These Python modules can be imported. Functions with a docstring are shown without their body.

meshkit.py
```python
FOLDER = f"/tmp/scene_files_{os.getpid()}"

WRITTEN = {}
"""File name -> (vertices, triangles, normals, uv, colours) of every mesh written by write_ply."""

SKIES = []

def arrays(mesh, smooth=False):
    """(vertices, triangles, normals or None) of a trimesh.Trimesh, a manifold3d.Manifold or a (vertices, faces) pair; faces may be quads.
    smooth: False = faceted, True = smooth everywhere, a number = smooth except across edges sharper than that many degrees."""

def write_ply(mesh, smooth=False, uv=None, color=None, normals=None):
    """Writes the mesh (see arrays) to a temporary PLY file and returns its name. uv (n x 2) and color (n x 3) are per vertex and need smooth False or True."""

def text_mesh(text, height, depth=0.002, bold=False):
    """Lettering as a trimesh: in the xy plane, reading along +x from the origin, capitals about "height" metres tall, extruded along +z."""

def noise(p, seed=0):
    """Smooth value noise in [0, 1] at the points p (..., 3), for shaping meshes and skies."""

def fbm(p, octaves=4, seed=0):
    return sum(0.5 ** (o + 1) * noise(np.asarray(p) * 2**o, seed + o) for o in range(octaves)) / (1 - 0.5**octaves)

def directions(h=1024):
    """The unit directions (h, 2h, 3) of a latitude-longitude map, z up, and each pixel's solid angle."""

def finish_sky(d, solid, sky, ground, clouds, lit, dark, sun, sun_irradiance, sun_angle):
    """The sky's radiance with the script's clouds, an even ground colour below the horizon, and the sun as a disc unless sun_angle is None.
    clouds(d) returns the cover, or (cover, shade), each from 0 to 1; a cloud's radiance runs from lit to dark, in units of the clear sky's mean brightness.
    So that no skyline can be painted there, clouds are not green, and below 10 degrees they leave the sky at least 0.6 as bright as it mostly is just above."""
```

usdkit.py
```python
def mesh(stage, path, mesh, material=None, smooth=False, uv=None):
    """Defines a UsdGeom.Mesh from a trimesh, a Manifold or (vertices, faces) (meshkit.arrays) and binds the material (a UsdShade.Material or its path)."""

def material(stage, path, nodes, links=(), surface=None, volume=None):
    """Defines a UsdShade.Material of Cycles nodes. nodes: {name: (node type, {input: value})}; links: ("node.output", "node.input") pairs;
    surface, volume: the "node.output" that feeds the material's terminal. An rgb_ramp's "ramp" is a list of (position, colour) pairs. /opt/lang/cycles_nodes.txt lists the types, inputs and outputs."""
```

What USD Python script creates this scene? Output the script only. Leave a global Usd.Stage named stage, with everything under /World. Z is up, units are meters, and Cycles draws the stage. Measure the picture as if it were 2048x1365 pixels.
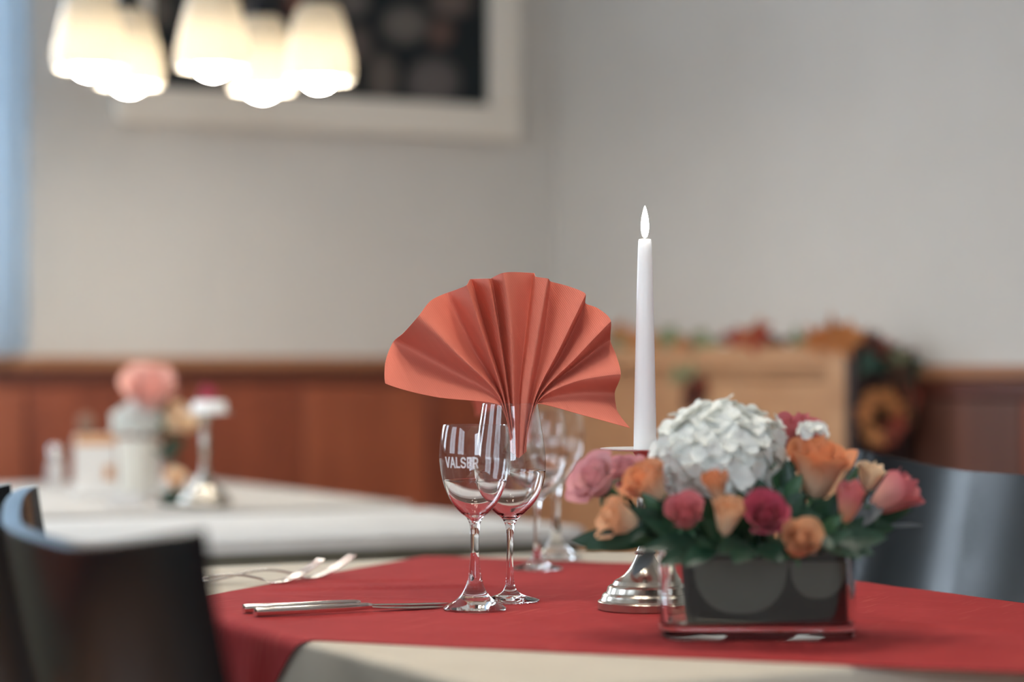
import math, random
import numpy as np
import trimesh
import manifold3d as m3
from scipy.interpolate import PchipInterpolator
from shapely.geometry import Polygon
import usdkit, meshkit
from pxr import Usd, UsdGeom, UsdLux, UsdShade, Sdf, Gf, Vt

stage = Usd.Stage.CreateInMemory()
UsdGeom.SetStageUpAxis(stage, UsdGeom.Tokens.z)
UsdGeom.SetStageMetersPerUnit(stage, 1.0)
UsdGeom.Xform.Define(stage, '/World')
UsdGeom.Scope.Define(stage, '/World/Looks')

# ------------------------------------------------------------------ camera, sky, daylight, exposure
EYE = 1.01                      # lens height; table cloth at 0.75
F = 85.0 / 36.0 * 2048.0        # focal length in pixels
HZ = 725.0                      # horizon row
cam = UsdGeom.Camera.Define(stage, '/World/camera')
cam.CreateProjectionAttr('perspective')
cam.CreateHorizontalApertureAttr(36.0)
cam.CreateVerticalApertureAttr(36.0 * 1365 / 2048)
cam.CreateFocalLengthAttr(85.0)
cam.CreateFStopAttr(2.0)
cam.CreateFocusDistanceAttr(2.6)
cam.CreateClippingRangeAttr(Gf.Vec2f(0.05, 100.0))
cam.CreateExposureAttr(0.88)
cam.AddTranslateOp().Set(Gf.Vec3d(0, 0, EYE))
cam.AddRotateXOp().Set(90.0 + math.degrees(math.atan((HZ - 682.5) / F)))

TH = math.radians(28.0)         # the room and its tables stand turned 28 degrees to the view
E1 = np.array([math.cos(TH), math.sin(TH)])      # room axis a: along the back wall, to the right
ED = np.array([-math.sin(TH), math.cos(TH)])     # room axis d: towards the back wall
A_MIN, A_MAX, D_MIN, D_MAX, CEIL = -2.5, 3.0, -1.8, 5.4, 2.75


def W(a, d, z=0.0):
    """room coordinates -> world"""
    p = a * E1 + d * ED
    return np.array([p[0], p[1], z])


def to_world(v):
    v = np.asarray(v, float)
    o = v.copy()
    o[..., 0] = v[..., 0] * E1[0] + v[..., 1] * ED[0]
    o[..., 1] = v[..., 0] * E1[1] + v[..., 1] * ED[1]
    return o


def to_room(v):
    v = np.asarray(v, float)
    return np.stack([v[..., 0] * E1[0] + v[..., 1] * E1[1], v[..., 0] * ED[0] + v[..., 1] * ED[1]], -1)


def at(px, py, Y):
    """world point seen at a photo pixel at depth Y"""
    return np.array([(px - 1024.0) / F * Y, Y, EYE - (py - HZ) / F * Y])


def on(px, py, z=0.75):
    """world point seen at a photo pixel on the level z"""
    Y = (EYE - z) * F / (py - HZ)
    return at(px, py, Y)


def frame_light(light, pos, direction, up=(0, 0, 1)):
    d = np.asarray(direction, float); d /= np.linalg.norm(d)
    zax = -d
    xax = np.cross(up, zax); xax /= np.linalg.norm(xax)
    yax = np.cross(zax, xax)
    m = Gf.Matrix4d(*xax, 0, *yax, 0, *zax, 0, *[float(p) for p in pos], 1)
    UsdGeom.Xformable(light).AddTransformOp().Set(m)


# pale overcast sky outside the windows
dome = UsdLux.DomeLight.Define(stage, '/World/sky')
dome.CreateIntensityAttr(0.6)
dome.CreateColorAttr(Gf.Vec3f(0.75, 0.87, 1.0))

# windows: (wall, from, to) in room metres; sill and head heights
SILL, HEAD = 1.04, 2.35
WIN_BACK = [(0.35, 1.53), (-1.75, -0.75)]            # on the back wall (a from..to)
WIN_LEFT = [(0.3, 1.9), (2.6, 4.2)]                 # on the left wall (d from..to)
WIN_FRONT = [(-1.0, 0.6)]               # on the wall behind the camera
DAY = Gf.Vec3f(0.72, 0.86, 1.0)


def daylight(name, pos, direction, w, h, power):
    l = UsdLux.RectLight.Define(stage, '/World/' + name)
    l.CreateWidthAttr(w); l.CreateHeightAttr(h)
    l.CreateColorAttr(DAY); l.CreateIntensityAttr(power)
    frame_light(l, pos, direction)


ZC, HH = (SILL + HEAD) / 2, HEAD - SILL
DAY_BACK, DAY_LEFT, DAY_FRONT = 5.0, 1.4, 3.8
for i, (a0, a1) in enumerate(WIN_BACK):
    daylight('daylight_back_%03d' % i, W((a0 + a1) / 2, D_MAX + 0.22, ZC), np.append(-ED, 0), a1 - a0, HH, DAY_BACK)
for i, (d0, d1) in enumerate(WIN_LEFT):
    daylight('daylight_left_%03d' % i, W(A_MIN - 0.22, (d0 + d1) / 2, ZC), np.append(E1, 0), d1 - d0, HH, DAY_LEFT)
for i, (a0, a1) in enumerate(WIN_FRONT):
    daylight('daylight_front_%03d' % i, W((a0 + a1) / 2, D_MIN - 0.22, ZC), np.append(ED, 0), a1 - a0, HH, DAY_FRONT)

BULB = 64.0                     # radiance of the lamp bulbs
FLAME = 14.0

# ------------------------------------------------------------------ naming helpers
NAMES = {}


def numbered(name, parent):
    k = (str(parent), name)
    n = NAMES.get(k, 0)
    NAMES[k] = n + 1
    return name if n == 0 else '%s_%03d' % (name, n)


LOC = {}


def tag(prim, label=None, cat=None, group=None, kind=None):
    for k, v in (('label', label), ('category', cat), ('group', group), ('kind', kind)):
        if v:
            prim.SetCustomDataByKey(k, v)
    return prim


def thing(name, label=None, cat=None, loc=(0, 0, 0), rotz=0.0, group=None, kind=None):
    path = '/World/' + numbered(name, '/World')
    x = UsdGeom.Xform.Define(stage, path)
    x.AddTranslateOp().Set(Gf.Vec3d(*[float(c) for c in loc]))
    if rotz:
        x.AddRotateZOp().Set(float(rotz))
    LOC[path] = (np.array(loc, float), float(rotz))
    return tag(x.GetPrim(), label, cat, group, kind)


def as_arrays(mesh):
    v, f, _ = meshkit.arrays(mesh)
    return np.asarray(v, float), np.asarray(f, int)


def part(name, mesh, mat, parent=None, smooth=40, label=None, world=False, kind=None, tint=None):
    """one Mesh prim; world=True: the vertices are given in world metres"""
    base = '/World' if parent is None else str(parent.GetPath())
    path = base + '/' + numbered(name, base)
    v, f = as_arrays(mesh)
    if world and parent is not None:
        top = '/'.join(base.split('/')[:3])
        l, r = LOC[top]
        v = v - l
        if r:
            c, s = math.cos(math.radians(-r)), math.sin(math.radians(-r))
            v = np.stack([v[:, 0] * c - v[:, 1] * s, v[:, 0] * s + v[:, 1] * c, v[:, 2]], 1)
    m = usdkit.mesh(stage, path, (v, f), MATS[mat], smooth=True if tint is not None else smooth)
    if tint is not None:
        UsdGeom.PrimvarsAPI(m).CreatePrimvar('tint', Sdf.ValueTypeNames.Color3fArray, 'vertex').Set(Vt.Vec3fArray.FromNumpy(np.asarray(tint, np.float32)))
    tag(m.GetPrim(), label, kind=kind)
    return m.GetPrim()


def dup(root, loc, rotz=0.0, label=None, cat=None, group=None):
    was = root.GetCustomData()
    name = root.GetName()
    name = name[:-4] if name[-4:-3] == '_' and name[-3:].isdigit() else name
    r = thing(name, label or was.get('label'), cat or was.get('category'), loc, rotz, group or was.get('group'))
    r.GetReferences().AddInternalReference(root.GetPath())
    r.SetInstanceable(True)
    return r


# ------------------------------------------------------------------ materials
MATS = {}


def mat(name, nodes, links=(), surface='p.BSDF', volume=None):
    MATS[name] = usdkit.material(stage, '/World/Looks/' + name, nodes, links, surface=surface, volume=volume)


def plain(name, col, rough=0.5, metal=0.0, spec=0.5, **kw):
    mat(name, {'p': ('principled_bsdf', dict(base_color=col, roughness=rough, metallic=metal, specular_ior_level=spec, **kw))})


def mottled(name, c1, c2, scale=8, rough=0.5, bump=0.0, bscale=60, bdist=0.002, spec=0.5, stretch=(1, 1, 1), **kw):
    n = {'t': ('texture_coordinate', {}), 'm': ('mapping', {'scale': stretch}),
         'n': ('noise_texture', {'scale': scale, 'detail': 4.0, 'roughness': 0.6}),
         'r': ('rgb_ramp', {'ramp': [(0.3, c1), (0.7, c2)]}),
         'p': ('principled_bsdf', dict(roughness=rough, specular_ior_level=spec, **kw))}
    l = [('t.object', 'm.vector'), ('m.vector', 'n.vector'), ('n.fac', 'r.fac'), ('r.color', 'p.base_color')]
    if bump:
        n['bn'] = ('noise_texture', {'scale': bscale, 'detail': 3.0})
        n['b'] = ('bump', {'strength': bump, 'distance': bdist})
        l += [('m.vector', 'bn.vector'), ('bn.fac', 'b.height'), ('b.normal', 'p.normal')]
    mat(name, n, l)


mottled('wall_paint', (0.65, 0.615, 0.565), (0.68, 0.645, 0.595), 3, 0.75, 0.15, 180, 0.001, 0.3)
mottled('ceiling_paint', (0.72, 0.69, 0.64), (0.75, 0.72, 0.67), 3, 0.8, 0, spec=0.3)
mottled('floor_wood', (0.22, 0.10, 0.045), (0.32, 0.15, 0.07), 3, 0.4, 0, stretch=(1, 14, 1))
mottled('wainscot_wood', (0.18, 0.041, 0.020), (0.34, 0.086, 0.040), 2.2, 0.42, 0, stretch=(4, 4, 0.6))
mottled('wainscot_wood_pale', (0.24, 0.058, 0.028), (0.41, 0.115, 0.053), 2.2, 0.42, 0, stretch=(4, 4, 0.6))
mottled('rail_wood', (0.32, 0.13, 0.06), (0.42, 0.19, 0.09), 3, 0.35, 0, stretch=(1, 1, 10))
mottled('rail_wood_dark', (0.10, 0.026, 0.016), (0.15, 0.04, 0.022), 3, 0.4, 0, stretch=(1, 1, 10))
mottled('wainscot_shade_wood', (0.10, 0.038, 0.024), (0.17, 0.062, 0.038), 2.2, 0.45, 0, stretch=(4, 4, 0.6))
mottled('bench_wood', (0.46, 0.24, 0.12), (0.58, 0.33, 0.175), 3, 0.4, 0, stretch=(1, 2, 9))
mottled('bench_end_wood', (0.022, 0.010, 0.009), (0.034, 0.016, 0.013), 3, 0.5, 0, stretch=(2, 2, 1))  # bench wood with the unlit end's shade put into the colour
mottled('chair_leg_wood', (0.42, 0.17, 0.07), (0.52, 0.23, 0.1), 6, 0.4, 0, stretch=(3, 3, 0.5))
plain('window_white', (0.8, 0.82, 0.84), 0.35)
plain('frame_cream', (0.84, 0.77, 0.67), 0.45)
plain('white_plastic', (0.85, 0.84, 0.82), 0.4)
mat('pane_glass', {'l': ('layer_weight', {'blend': 0.5}), 'w': ('math', {'math_type': 'power', 'value2': 5.0}), 'f': ('math', {'math_type': 'multiply_add', 'value2': 0.92, 'value3': 0.04}), 'a': ('transparent_bsdf', {}), 'g': ('glossy_bsdf', {'roughness': 0.0, 'color': (1, 1, 1)}),
                   'x': ('mix_closure', {})}, [('l.facing', 'w.value1'), ('w.value', 'f.value1'), ('f.value', 'x.fac'), ('a.BSDF', 'x.closure1'), ('g.BSDF', 'x.closure2')], surface='x.closure')
mat('curtain_cloth', {'d': ('diffuse_bsdf', {'color': (0.62, 0.67, 0.71)}), 't': ('translucent_bsdf', {'color': (0.66, 0.74, 0.80)}), 'x': ('mix_closure', {'fac': 0.5})},
    [('d.BSDF', 'x.closure1'), ('t.BSDF', 'x.closure2')], surface='x.closure')


def cloth(name, c1, c2, weave=900.0, strength=0.25, slub=None):
    n = {'t': ('texture_coordinate', {}), 'm': ('mapping', {'rotation': (0, 0, TH), 'scale': (1, 1, 1)}),
         'n': ('noise_texture', {'scale': 14.0, 'detail': 4.0}), 'r': ('rgb_ramp', {'ramp': [(0.3, c1), (0.7, c2)]}),
         'bn': ('noise_texture', {'scale': weave, 'detail': 1.0}), 'b': ('bump', {'strength': strength, 'distance': 0.0006}),
         'p': ('principled_bsdf', {'roughness': 0.85, 'specular_ior_level': 0.08, 'sheen_weight': 0.0})}
    l = [('t.object', 'm.vector'), ('m.vector', 'n.vector'), ('m.vector', 'bn.vector'), ('n.fac', 'r.fac'), ('bn.fac', 'b.height'), ('b.normal', 'p.normal')]
    if slub:                                         # raised linen slubs along warp and weft
        for k, sc in (('s1', (9, 260, 9)), ('s2', (150, 14, 9))):
            n[k + 'm'] = ('mapping', {'scale': sc})
            n[k] = ('noise_texture', {'scale': 1.0, 'detail': 2.0})
            n[k + 'r'] = ('rgb_ramp', {'ramp': [(0.60, (0, 0, 0)), (0.72, (1, 1, 1))]})
            l += [('m.vector', k + 'm.vector'), (k + 'm.vector', k + '.vector'), (k + '.fac', k + 'r.fac')]
        n['sx'] = ('mix_color', {'blend_type': 'lighten', 'fac': 1.0})
        n['sc'] = ('mix_color', {'blend_type': 'mix', 'b': slub})
        n['sf'] = ('rgb_to_bw', {}); n['sg'] = ('math', {'math_type': 'multiply', 'value2': 0.3})
        n['bs'] = ('bump', {'strength': 0.4, 'distance': 0.0008})
        l += [('s1r.color', 'sx.a'), ('s2r.color', 'sx.b'), ('sx.result', 'sf.color'), ('sf.val', 'sg.value1'), ('sg.value', 'sc.fac'), ('r.color', 'sc.a'), ('sc.result', 'p.base_color'),
              ('sf.val', 'bs.height'), ('b.normal', 'bs.normal')]
        l[[i for i, x in enumerate(l) if x == ('b.normal', 'p.normal')][0]] = ('bs.normal', 'p.normal')
    else:
        l.append(('r.color', 'p.base_color'))
    mat(name, n, l)


cloth('cream_cloth', (0.66, 0.585, 0.47), (0.71, 0.635, 0.515), 700)
cloth('white_cloth', (0.60, 0.59, 0.57), (0.64, 0.63, 0.61), 700)
cloth('taupe_cloth', (0.14, 0.13, 0.10), (0.16, 0.15, 0.118), 700)  # pale cloth darkened: the shade of the hanging front is in the colour
cloth('grey_cloth', (0.46, 0.435, 0.405), (0.50, 0.475, 0.44), 700)
cloth('red_cloth', (0.38, 0.041, 0.042), (0.43, 0.050, 0.050), 900, 0.3, slub=(0.56, 0.12, 0.09))
mat('napkin_paper', {'t': ('texture_coordinate', {}), 'm': ('mapping', {'rotation': (0, 0.6, 0), 'scale': (1, 0.25, 1)}),
                     'w': ('wave_texture', {'scale': 170.0, 'distortion': 0.4, 'detail': 1.0, 'detail_scale': 2.0}),
                     'b': ('bump', {'strength': 0.22, 'distance': 0.0005}),
                     'd': ('principled_bsdf', {'base_color': (0.69, 0.20, 0.138), 'roughness': 0.8, 'specular_ior_level': 0.15}),
                     'l': ('translucent_bsdf', {'color': (0.68, 0.13, 0.07)}), 'x': ('mix_closure', {'fac': 0.08})},
    [('t.object', 'm.vector'), ('m.vector', 'w.vector'), ('w.fac', 'b.height'), ('b.normal', 'd.normal'), ('d.BSDF', 'x.closure1'), ('l.BSDF', 'x.closure2')], surface='x.closure')
plain('glass', (1, 1, 1), 0.0, transmission_weight=1.0, ior=1.5)
# thin blown glass: clear face on, more mirror-like and denser where the wall is seen edge on
mat('bowl_glass', {'l': ('layer_weight', {'blend': 0.5}), 'w': ('math', {'math_type': 'power', 'value2': 5.0}), 'f': ('math', {'math_type': 'multiply_add', 'value2': 0.80, 'value3': 0.07}),
                   'd': ('math', {'math_type': 'power', 'value2': 7.0}), 'c': ('mix_color', {'blend_type': 'mix', 'a': (0.985, 0.985, 0.985), 'b': (0.30, 0.31, 0.31)}),
                   'a': ('transparent_bsdf', {}), 'g': ('glossy_bsdf', {'roughness': 0.0, 'color': (1, 1, 1)}), 'x': ('mix_closure', {})},
    [('l.facing', 'w.value1'), ('l.facing', 'd.value1'), ('d.value', 'c.fac'), ('c.result', 'a.color'), ('w.value', 'f.value1'), ('f.value', 'x.fac'), ('a.BSDF', 'x.closure1'), ('g.BSDF', 'x.closure2')], surface='x.closure')
plain('vase_glass', (0.96, 0.985, 0.98), 0.0, transmission_weight=1.0, ior=1.5)
plain('print_white', (0.82, 0.82, 0.82), 0.6)
mottled('silver', (0.46, 0.42, 0.36), (0.60, 0.56, 0.50), 30, 0.2, 0.05, 120, 0.001, metallic=1.0)
plain('steel', (0.72, 0.70, 0.68), 0.12, 1.0)
mat('wax', {'p': ('principled_bsdf', {'base_color': (0.93, 0.935, 0.92), 'roughness': 0.4, 'subsurface_weight': 0.6, 'subsurface_scale': 0.01, 'subsurface_radius': (1.0, 0.9, 0.8)})})
plain('wick', (0.03, 0.025, 0.03), 0.9)
mat('flame', {'e': ('emission', {'color': (1.0, 0.93, 0.82), 'strength': FLAME})}, surface='e.emission')
plain('drip_dish', (0.80, 0.79, 0.78), 0.25, 0.0)
plain('chair_black', (0.003, 0.007, 0.009), 0.17, 0.0, 0.42)
plain('dark_metal', (0.02, 0.02, 0.024), 0.35, 0.6)
mat('shade_glass', {'d': ('principled_bsdf', {'base_color': (0.56, 0.52, 0.45), 'roughness': 0.3}), 't': ('translucent_bsdf', {'color': (0.52, 0.48, 0.41)}), 'x': ('mix_closure', {'fac': 0.38})},
    [('d.BSDF', 'x.closure1'), ('t.BSDF', 'x.closure2')], surface='x.closure')
mat('bulb_glow', {'e': ('emission', {'color': (1.0, 0.935, 0.83), 'strength': BULB})}, surface='e.emission')
mottled('foam_dark', (0.009, 0.007, 0.006), (0.014, 0.010, 0.009), 20, 0.8, spec=0.1)
plain('liner_leaf', (0.08, 0.074, 0.05), 0.5)


def leafy(name, c1, c2, trans, rough=0.38, fac=0.25, scale=18):
    mat(name, {'t': ('texture_coordinate', {}), 'n': ('noise_texture', {'scale': scale, 'detail': 3.0}), 'r': ('rgb_ramp', {'ramp': [(0.3, c1), (0.7, c2)]}),
               'd': ('principled_bsdf', {'roughness': rough, 'specular_ior_level': 0.45}), 'l': ('translucent_bsdf', {'color': trans}), 'x': ('mix_closure', {'fac': fac})},
        [('t.object', 'n.vector'), ('n.fac', 'r.fac'), ('r.color', 'd.base_color'), ('d.BSDF', 'x.closure1'), ('l.BSDF', 'x.closure2')], surface='x.closure')


leafy('leaf_green', (0.012, 0.045, 0.028), (0.025, 0.075, 0.042), (0.03, 0.10, 0.03))
leafy('leaf_fresh', (0.04, 0.12, 0.055), (0.07, 0.17, 0.08), (0.06, 0.18, 0.05))
leafy('leaf_grey', (0.12, 0.14, 0.15), (0.17, 0.19, 0.20), (0.06, 0.10, 0.07), 0.5)
leafy('autumn_orange', (0.55, 0.19, 0.05), (0.66, 0.28, 0.09), (0.6, 0.2, 0.05), 0.6)
leafy('autumn_red', (0.35, 0.055, 0.03), (0.46, 0.09, 0.045), (0.4, 0.05, 0.02), 0.6)
leafy('autumn_brown', (0.10, 0.03, 0.02), (0.16, 0.05, 0.03), (0.12, 0.03, 0.01), 0.6)
leafy('autumn_green', (0.20, 0.24, 0.12), (0.32, 0.35, 0.19), (0.2, 0.25, 0.08), 0.6)
leafy('autumn_dark_green', (0.02, 0.06, 0.04), (0.04, 0.10, 0.06), (0.03, 0.08, 0.03), 0.6)
plain('vine_brown', (0.12, 0.07, 0.04), 0.8)
mat('petal_tinted', {'a': ('attribute', {'attribute': 'tint'}), 'd': ('principled_bsdf', {'roughness': 0.55, 'specular_ior_level': 0.25, 'sheen_weight': 0.1}),
                     'l': ('translucent_bsdf', {}), 'x': ('mix_closure', {'fac': 0.3})},
    [('a.color', 'd.base_color'), ('a.color', 'l.color'), ('d.BSDF', 'x.closure1'), ('l.BSDF', 'x.closure2')], surface='x.closure')
mat('print_tinted', {'a': ('attribute', {'attribute': 'tint'}), 'p': ('principled_bsdf', {'roughness': 0.5, 'specular_ior_level': 0.3})}, [('a.color', 'p.base_color')])
mat('hydrangea_white', {'d': ('principled_bsdf', {'base_color': (0.90, 0.905, 0.86), 'roughness': 0.6, 'specular_ior_level': 0.2}), 'l': ('translucent_bsdf', {'color': (0.88, 0.89, 0.82)}), 'x': ('mix_closure', {'fac': 0.2})},
    [('d.BSDF', 'x.closure1'), ('l.BSDF', 'x.closure2')], surface='x.closure')
plain('ceramic_cream', (0.84, 0.80, 0.70), 0.35)
plain('card_white', (0.74, 0.71, 0.68), 0.7)
plain('card_orange', (0.62, 0.30, 0.12), 0.6)
plain('pepper_wood', (0.22, 0.12, 0.08), 0.4)
plain('salt_white', (0.55, 0.53, 0.52), 0.4)

# ------------------------------------------------------------------ mesh helpers


def cat(meshes):
    vs, fs, n = [], [], 0
    for m in meshes:
        v, f = as_arrays(m)
        vs.append(v); fs.append(f + n); n += len(v)
    return np.vstack(vs), np.vstack(fs)


def box(x0, x1, y0, y1, z0, z1, r=0.0):
    """box, with small chamfers when r > 0"""
    if r <= 0:
        m = trimesh.creation.box([x1 - x0, y1 - y0, z1 - z0])
        m.apply_translation([(x0 + x1) / 2, (y0 + y1) / 2, (z0 + z1) / 2])
        return as_arrays(m)
    pts = []
    for X, sx in ((x0, 1), (x1, -1)):
        for Yy, sy in ((y0, 1), (y1, -1)):
            for Z, sz in ((z0, 1), (z1, -1)):
                pts += [(X, Yy + sy * r, Z + sz * r), (X + sx * r, Yy, Z + sz * r), (X + sx * r, Yy + sy * r, Z)]
    return as_arrays(m3.Manifold.hull_points(np.array(pts, float)))


def rbox(a0, a1, d0, d1, z0, z1, r=0.0):
    v, f = box(a0, a1, d0, d1, z0, z1, r)
    return to_world(v), f


def lathe(profile, n=48, closed=True):
    """profile [(r, z)] turned about z; closed=True joins the last point to the first when both lie off axis"""
    p = np.asarray(profile, float)
    ang = np.arange(n) * 2 * np.pi / n
    v = np.stack([p[:, None, 0] * np.cos(ang), p[:, None, 0] * np.sin(ang), np.repeat(p[:, 1:2], n, 1)], -1).reshape(-1, 3)
    f = []
    for i in range(len(p) - 1):
        a, b = i * n, (i + 1) * n
        for j in range(n):
            k = (j + 1) % n
            if p[i, 0] > 1e-9 and p[i + 1, 0] > 1e-9:
                f += [(a + j, a + k, b + k), (a + j, b + k, b + j)]
            elif p[i + 1, 0] > 1e-9:
                f.append((a, b + k, b + j))
            elif p[i, 0] > 1e-9:
                f.append((a + j, a + k, b))
    m = trimesh.Trimesh(v, np.array(f), process=True)
    m.merge_vertices()
    m.update_faces(m.nondegenerate_faces())
    m.remove_unreferenced_vertices()
    return as_arrays(m)


def smooth_profile(pts, n=60):
    """a smooth curve through profile points"""
    p = np.asarray(pts, float)
    s = np.concatenate([[0], np.cumsum(np.linalg.norm(np.diff(p, axis=0), axis=1))])
    t = np.linspace(0, s[-1], n)
    return np.stack([PchipInterpolator(s, p[:, 0])(t), PchipInterpolator(s, p[:, 1])(t)], 1)


def tube(points, r, sides=8, cap=True):
    p = np.asarray(points, float)
    r = np.broadcast_to(np.asarray(r, float), (len(p),))
    t = np.gradient(p, axis=0); t /= np.linalg.norm(t, axis=1, keepdims=True) + 1e-12
    ref = np.array([0, 0, 1.0]) if abs(t[0, 2]) < 0.9 else np.array([1.0, 0, 0])
    ang = np.arange(sides) * 2 * np.pi / sides
    vs = []
    a = np.cross(t[0], ref); a /= np.linalg.norm(a)
    for i in range(len(p)):
        a = a - t[i] * (a @ t[i]); a /= np.linalg.norm(a) + 1e-12
        b = np.cross(t[i], a)
        vs.append(p[i] + r[i] * (np.cos(ang)[:, None] * a + np.sin(ang)[:, None] * b))
    f = []
    for i in range(len(p) - 1):
        for j in range(sides):
            k = (j + 1) % sides
            f += [(i * sides + j, i * sides + k, (i + 1) * sides + k), (i * sides + j, (i + 1) * sides + k, (i + 1) * sides + j)]
    v = np.vstack(vs)
    if cap:
        n = len(v)
        v = np.vstack([v, p[0], p[-1]])
        for j in range(sides):
            k = (j + 1) % sides
            f += [(n, k, j), (n + 1, (len(p) - 1) * sides + j, (len(p) - 1) * sides + k)]
    return v, np.array(f)


def grid(P, close_u=False):
    """P[u, v, 3] -> faces"""
    P = np.asarray(P, float)
    nu, nv = P.shape[:2]
    i, j = np.meshgrid(np.arange(nu - 1 + int(close_u)), np.arange(nv - 1), indexing='ij')
    i2 = (i + 1) % nu
    a, b, c, d = i * nv + j, i2 * nv + j, i2 * nv + j + 1, i * nv + j + 1
    f = np.concatenate([np.stack([a, b, c], -1).reshape(-1, 3), np.stack([a, c, d], -1).reshape(-1, 3)])
    return P.reshape(-1, 3), f


def solid(P, th, close_u=False):
    """thickened sheet from a point grid"""
    P = np.asarray(P, float)
    gu = np.gradient(P, axis=0) if not close_u else (np.roll(P, -1, 0) - np.roll(P, 1, 0))
    gv = np.gradient(P, axis=1)
    n = np.cross(gu, gv); n /= np.linalg.norm(n, axis=-1, keepdims=True) + 1e-12
    v1, f1 = grid(P + n * th / 2, close_u)
    v2, f2 = grid(P - n * th / 2, close_u)
    nu, nv = P.shape[:2]
    N = nu * nv
    f = [f1, f2[:, ::-1] + N]

    def strip(p, q):                                  # p -> q runs against the upper sheet's edge
        f.append(np.stack([p, q, q + N], 1)); f.append(np.stack([p, q + N, p + N], 1))
    i = np.arange(nu + (1 if close_u else 0)) % nu
    lo, hi = i * nv, i * nv + nv - 1
    strip(lo[1:], lo[:-1]); strip(hi[:-1], hi[1:])
    if not close_u:
        j = np.arange(nv)
        strip(j[:-1], j[1:]); strip((nu - 1) * nv + j[1:], (nu - 1) * nv + j[:-1])
    return np.vstack([v1, v2]), np.vstack(f)


def axes(direction, roll=0.0):
    """3x3 whose third column is the direction"""
    z = np.asarray(direction, float); z = z / np.linalg.norm(z)
    ref = np.array([0, 1.0, 0]) if abs(z[1]) < 0.9 else np.array([1.0, 0, 0])
    x = np.cross(ref, z); x /= np.linalg.norm(x)
    y = np.cross(z, x)
    c, s = math.cos(roll), math.sin(roll)
    return np.stack([c * x + s * y, -s * x + c * y, z], 1)


def moved(m, R=None, t=(0, 0, 0), s=1.0):
    v, f = as_arrays(m)
    v = v * s
    if R is not None:
        v = v @ np.asarray(R).T
    return v + np.asarray(t, float), f


# ------------------------------------------------------------------ the room
R28 = math.degrees(TH)


def holed(b, holes):
    m = m3.Manifold.cube((b[1] - b[0], b[3] - b[2], b[5] - b[4])).translate((b[0], b[2], b[4]))
    for h in holes:
        m = m - m3.Manifold.cube((h[1] - h[0], h[3] - h[2], h[5] - h[4])).translate((h[0], h[2], h[4]))
    v, f = as_arrays(m)
    return to_world(v), f


def structure(name, mesh, m):
    return tag(part(name, mesh, m, None, False), kind='structure')


T = 0.2
structure('floor', rbox(A_MIN - T, A_MAX + T, D_MIN - T, D_MAX + T, -0.1, 0.0), 'floor_wood')
structure('ceiling', rbox(A_MIN - T, A_MAX + T, D_MIN - T, D_MAX + T, CEIL, CEIL + 0.1), 'ceiling_paint')
structure('wall_back', holed((A_MIN - T, A_MAX + T, D_MAX, D_MAX + T, 0, CEIL), [(a0, a1, D_MAX - 1, D_MAX + 1, SILL, HEAD) for a0, a1 in WIN_BACK]), 'wall_paint')
structure('wall_right', rbox(A_MAX, A_MAX + T, D_MIN, D_MAX, 0, CEIL), 'wall_paint')
structure('wall_left', holed((A_MIN - T, A_MIN, D_MIN, D_MAX, 0, CEIL), [(A_MIN - 1, A_MIN + 1, d0, d1, SILL, HEAD) for d0, d1 in WIN_LEFT]), 'wall_paint')
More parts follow.
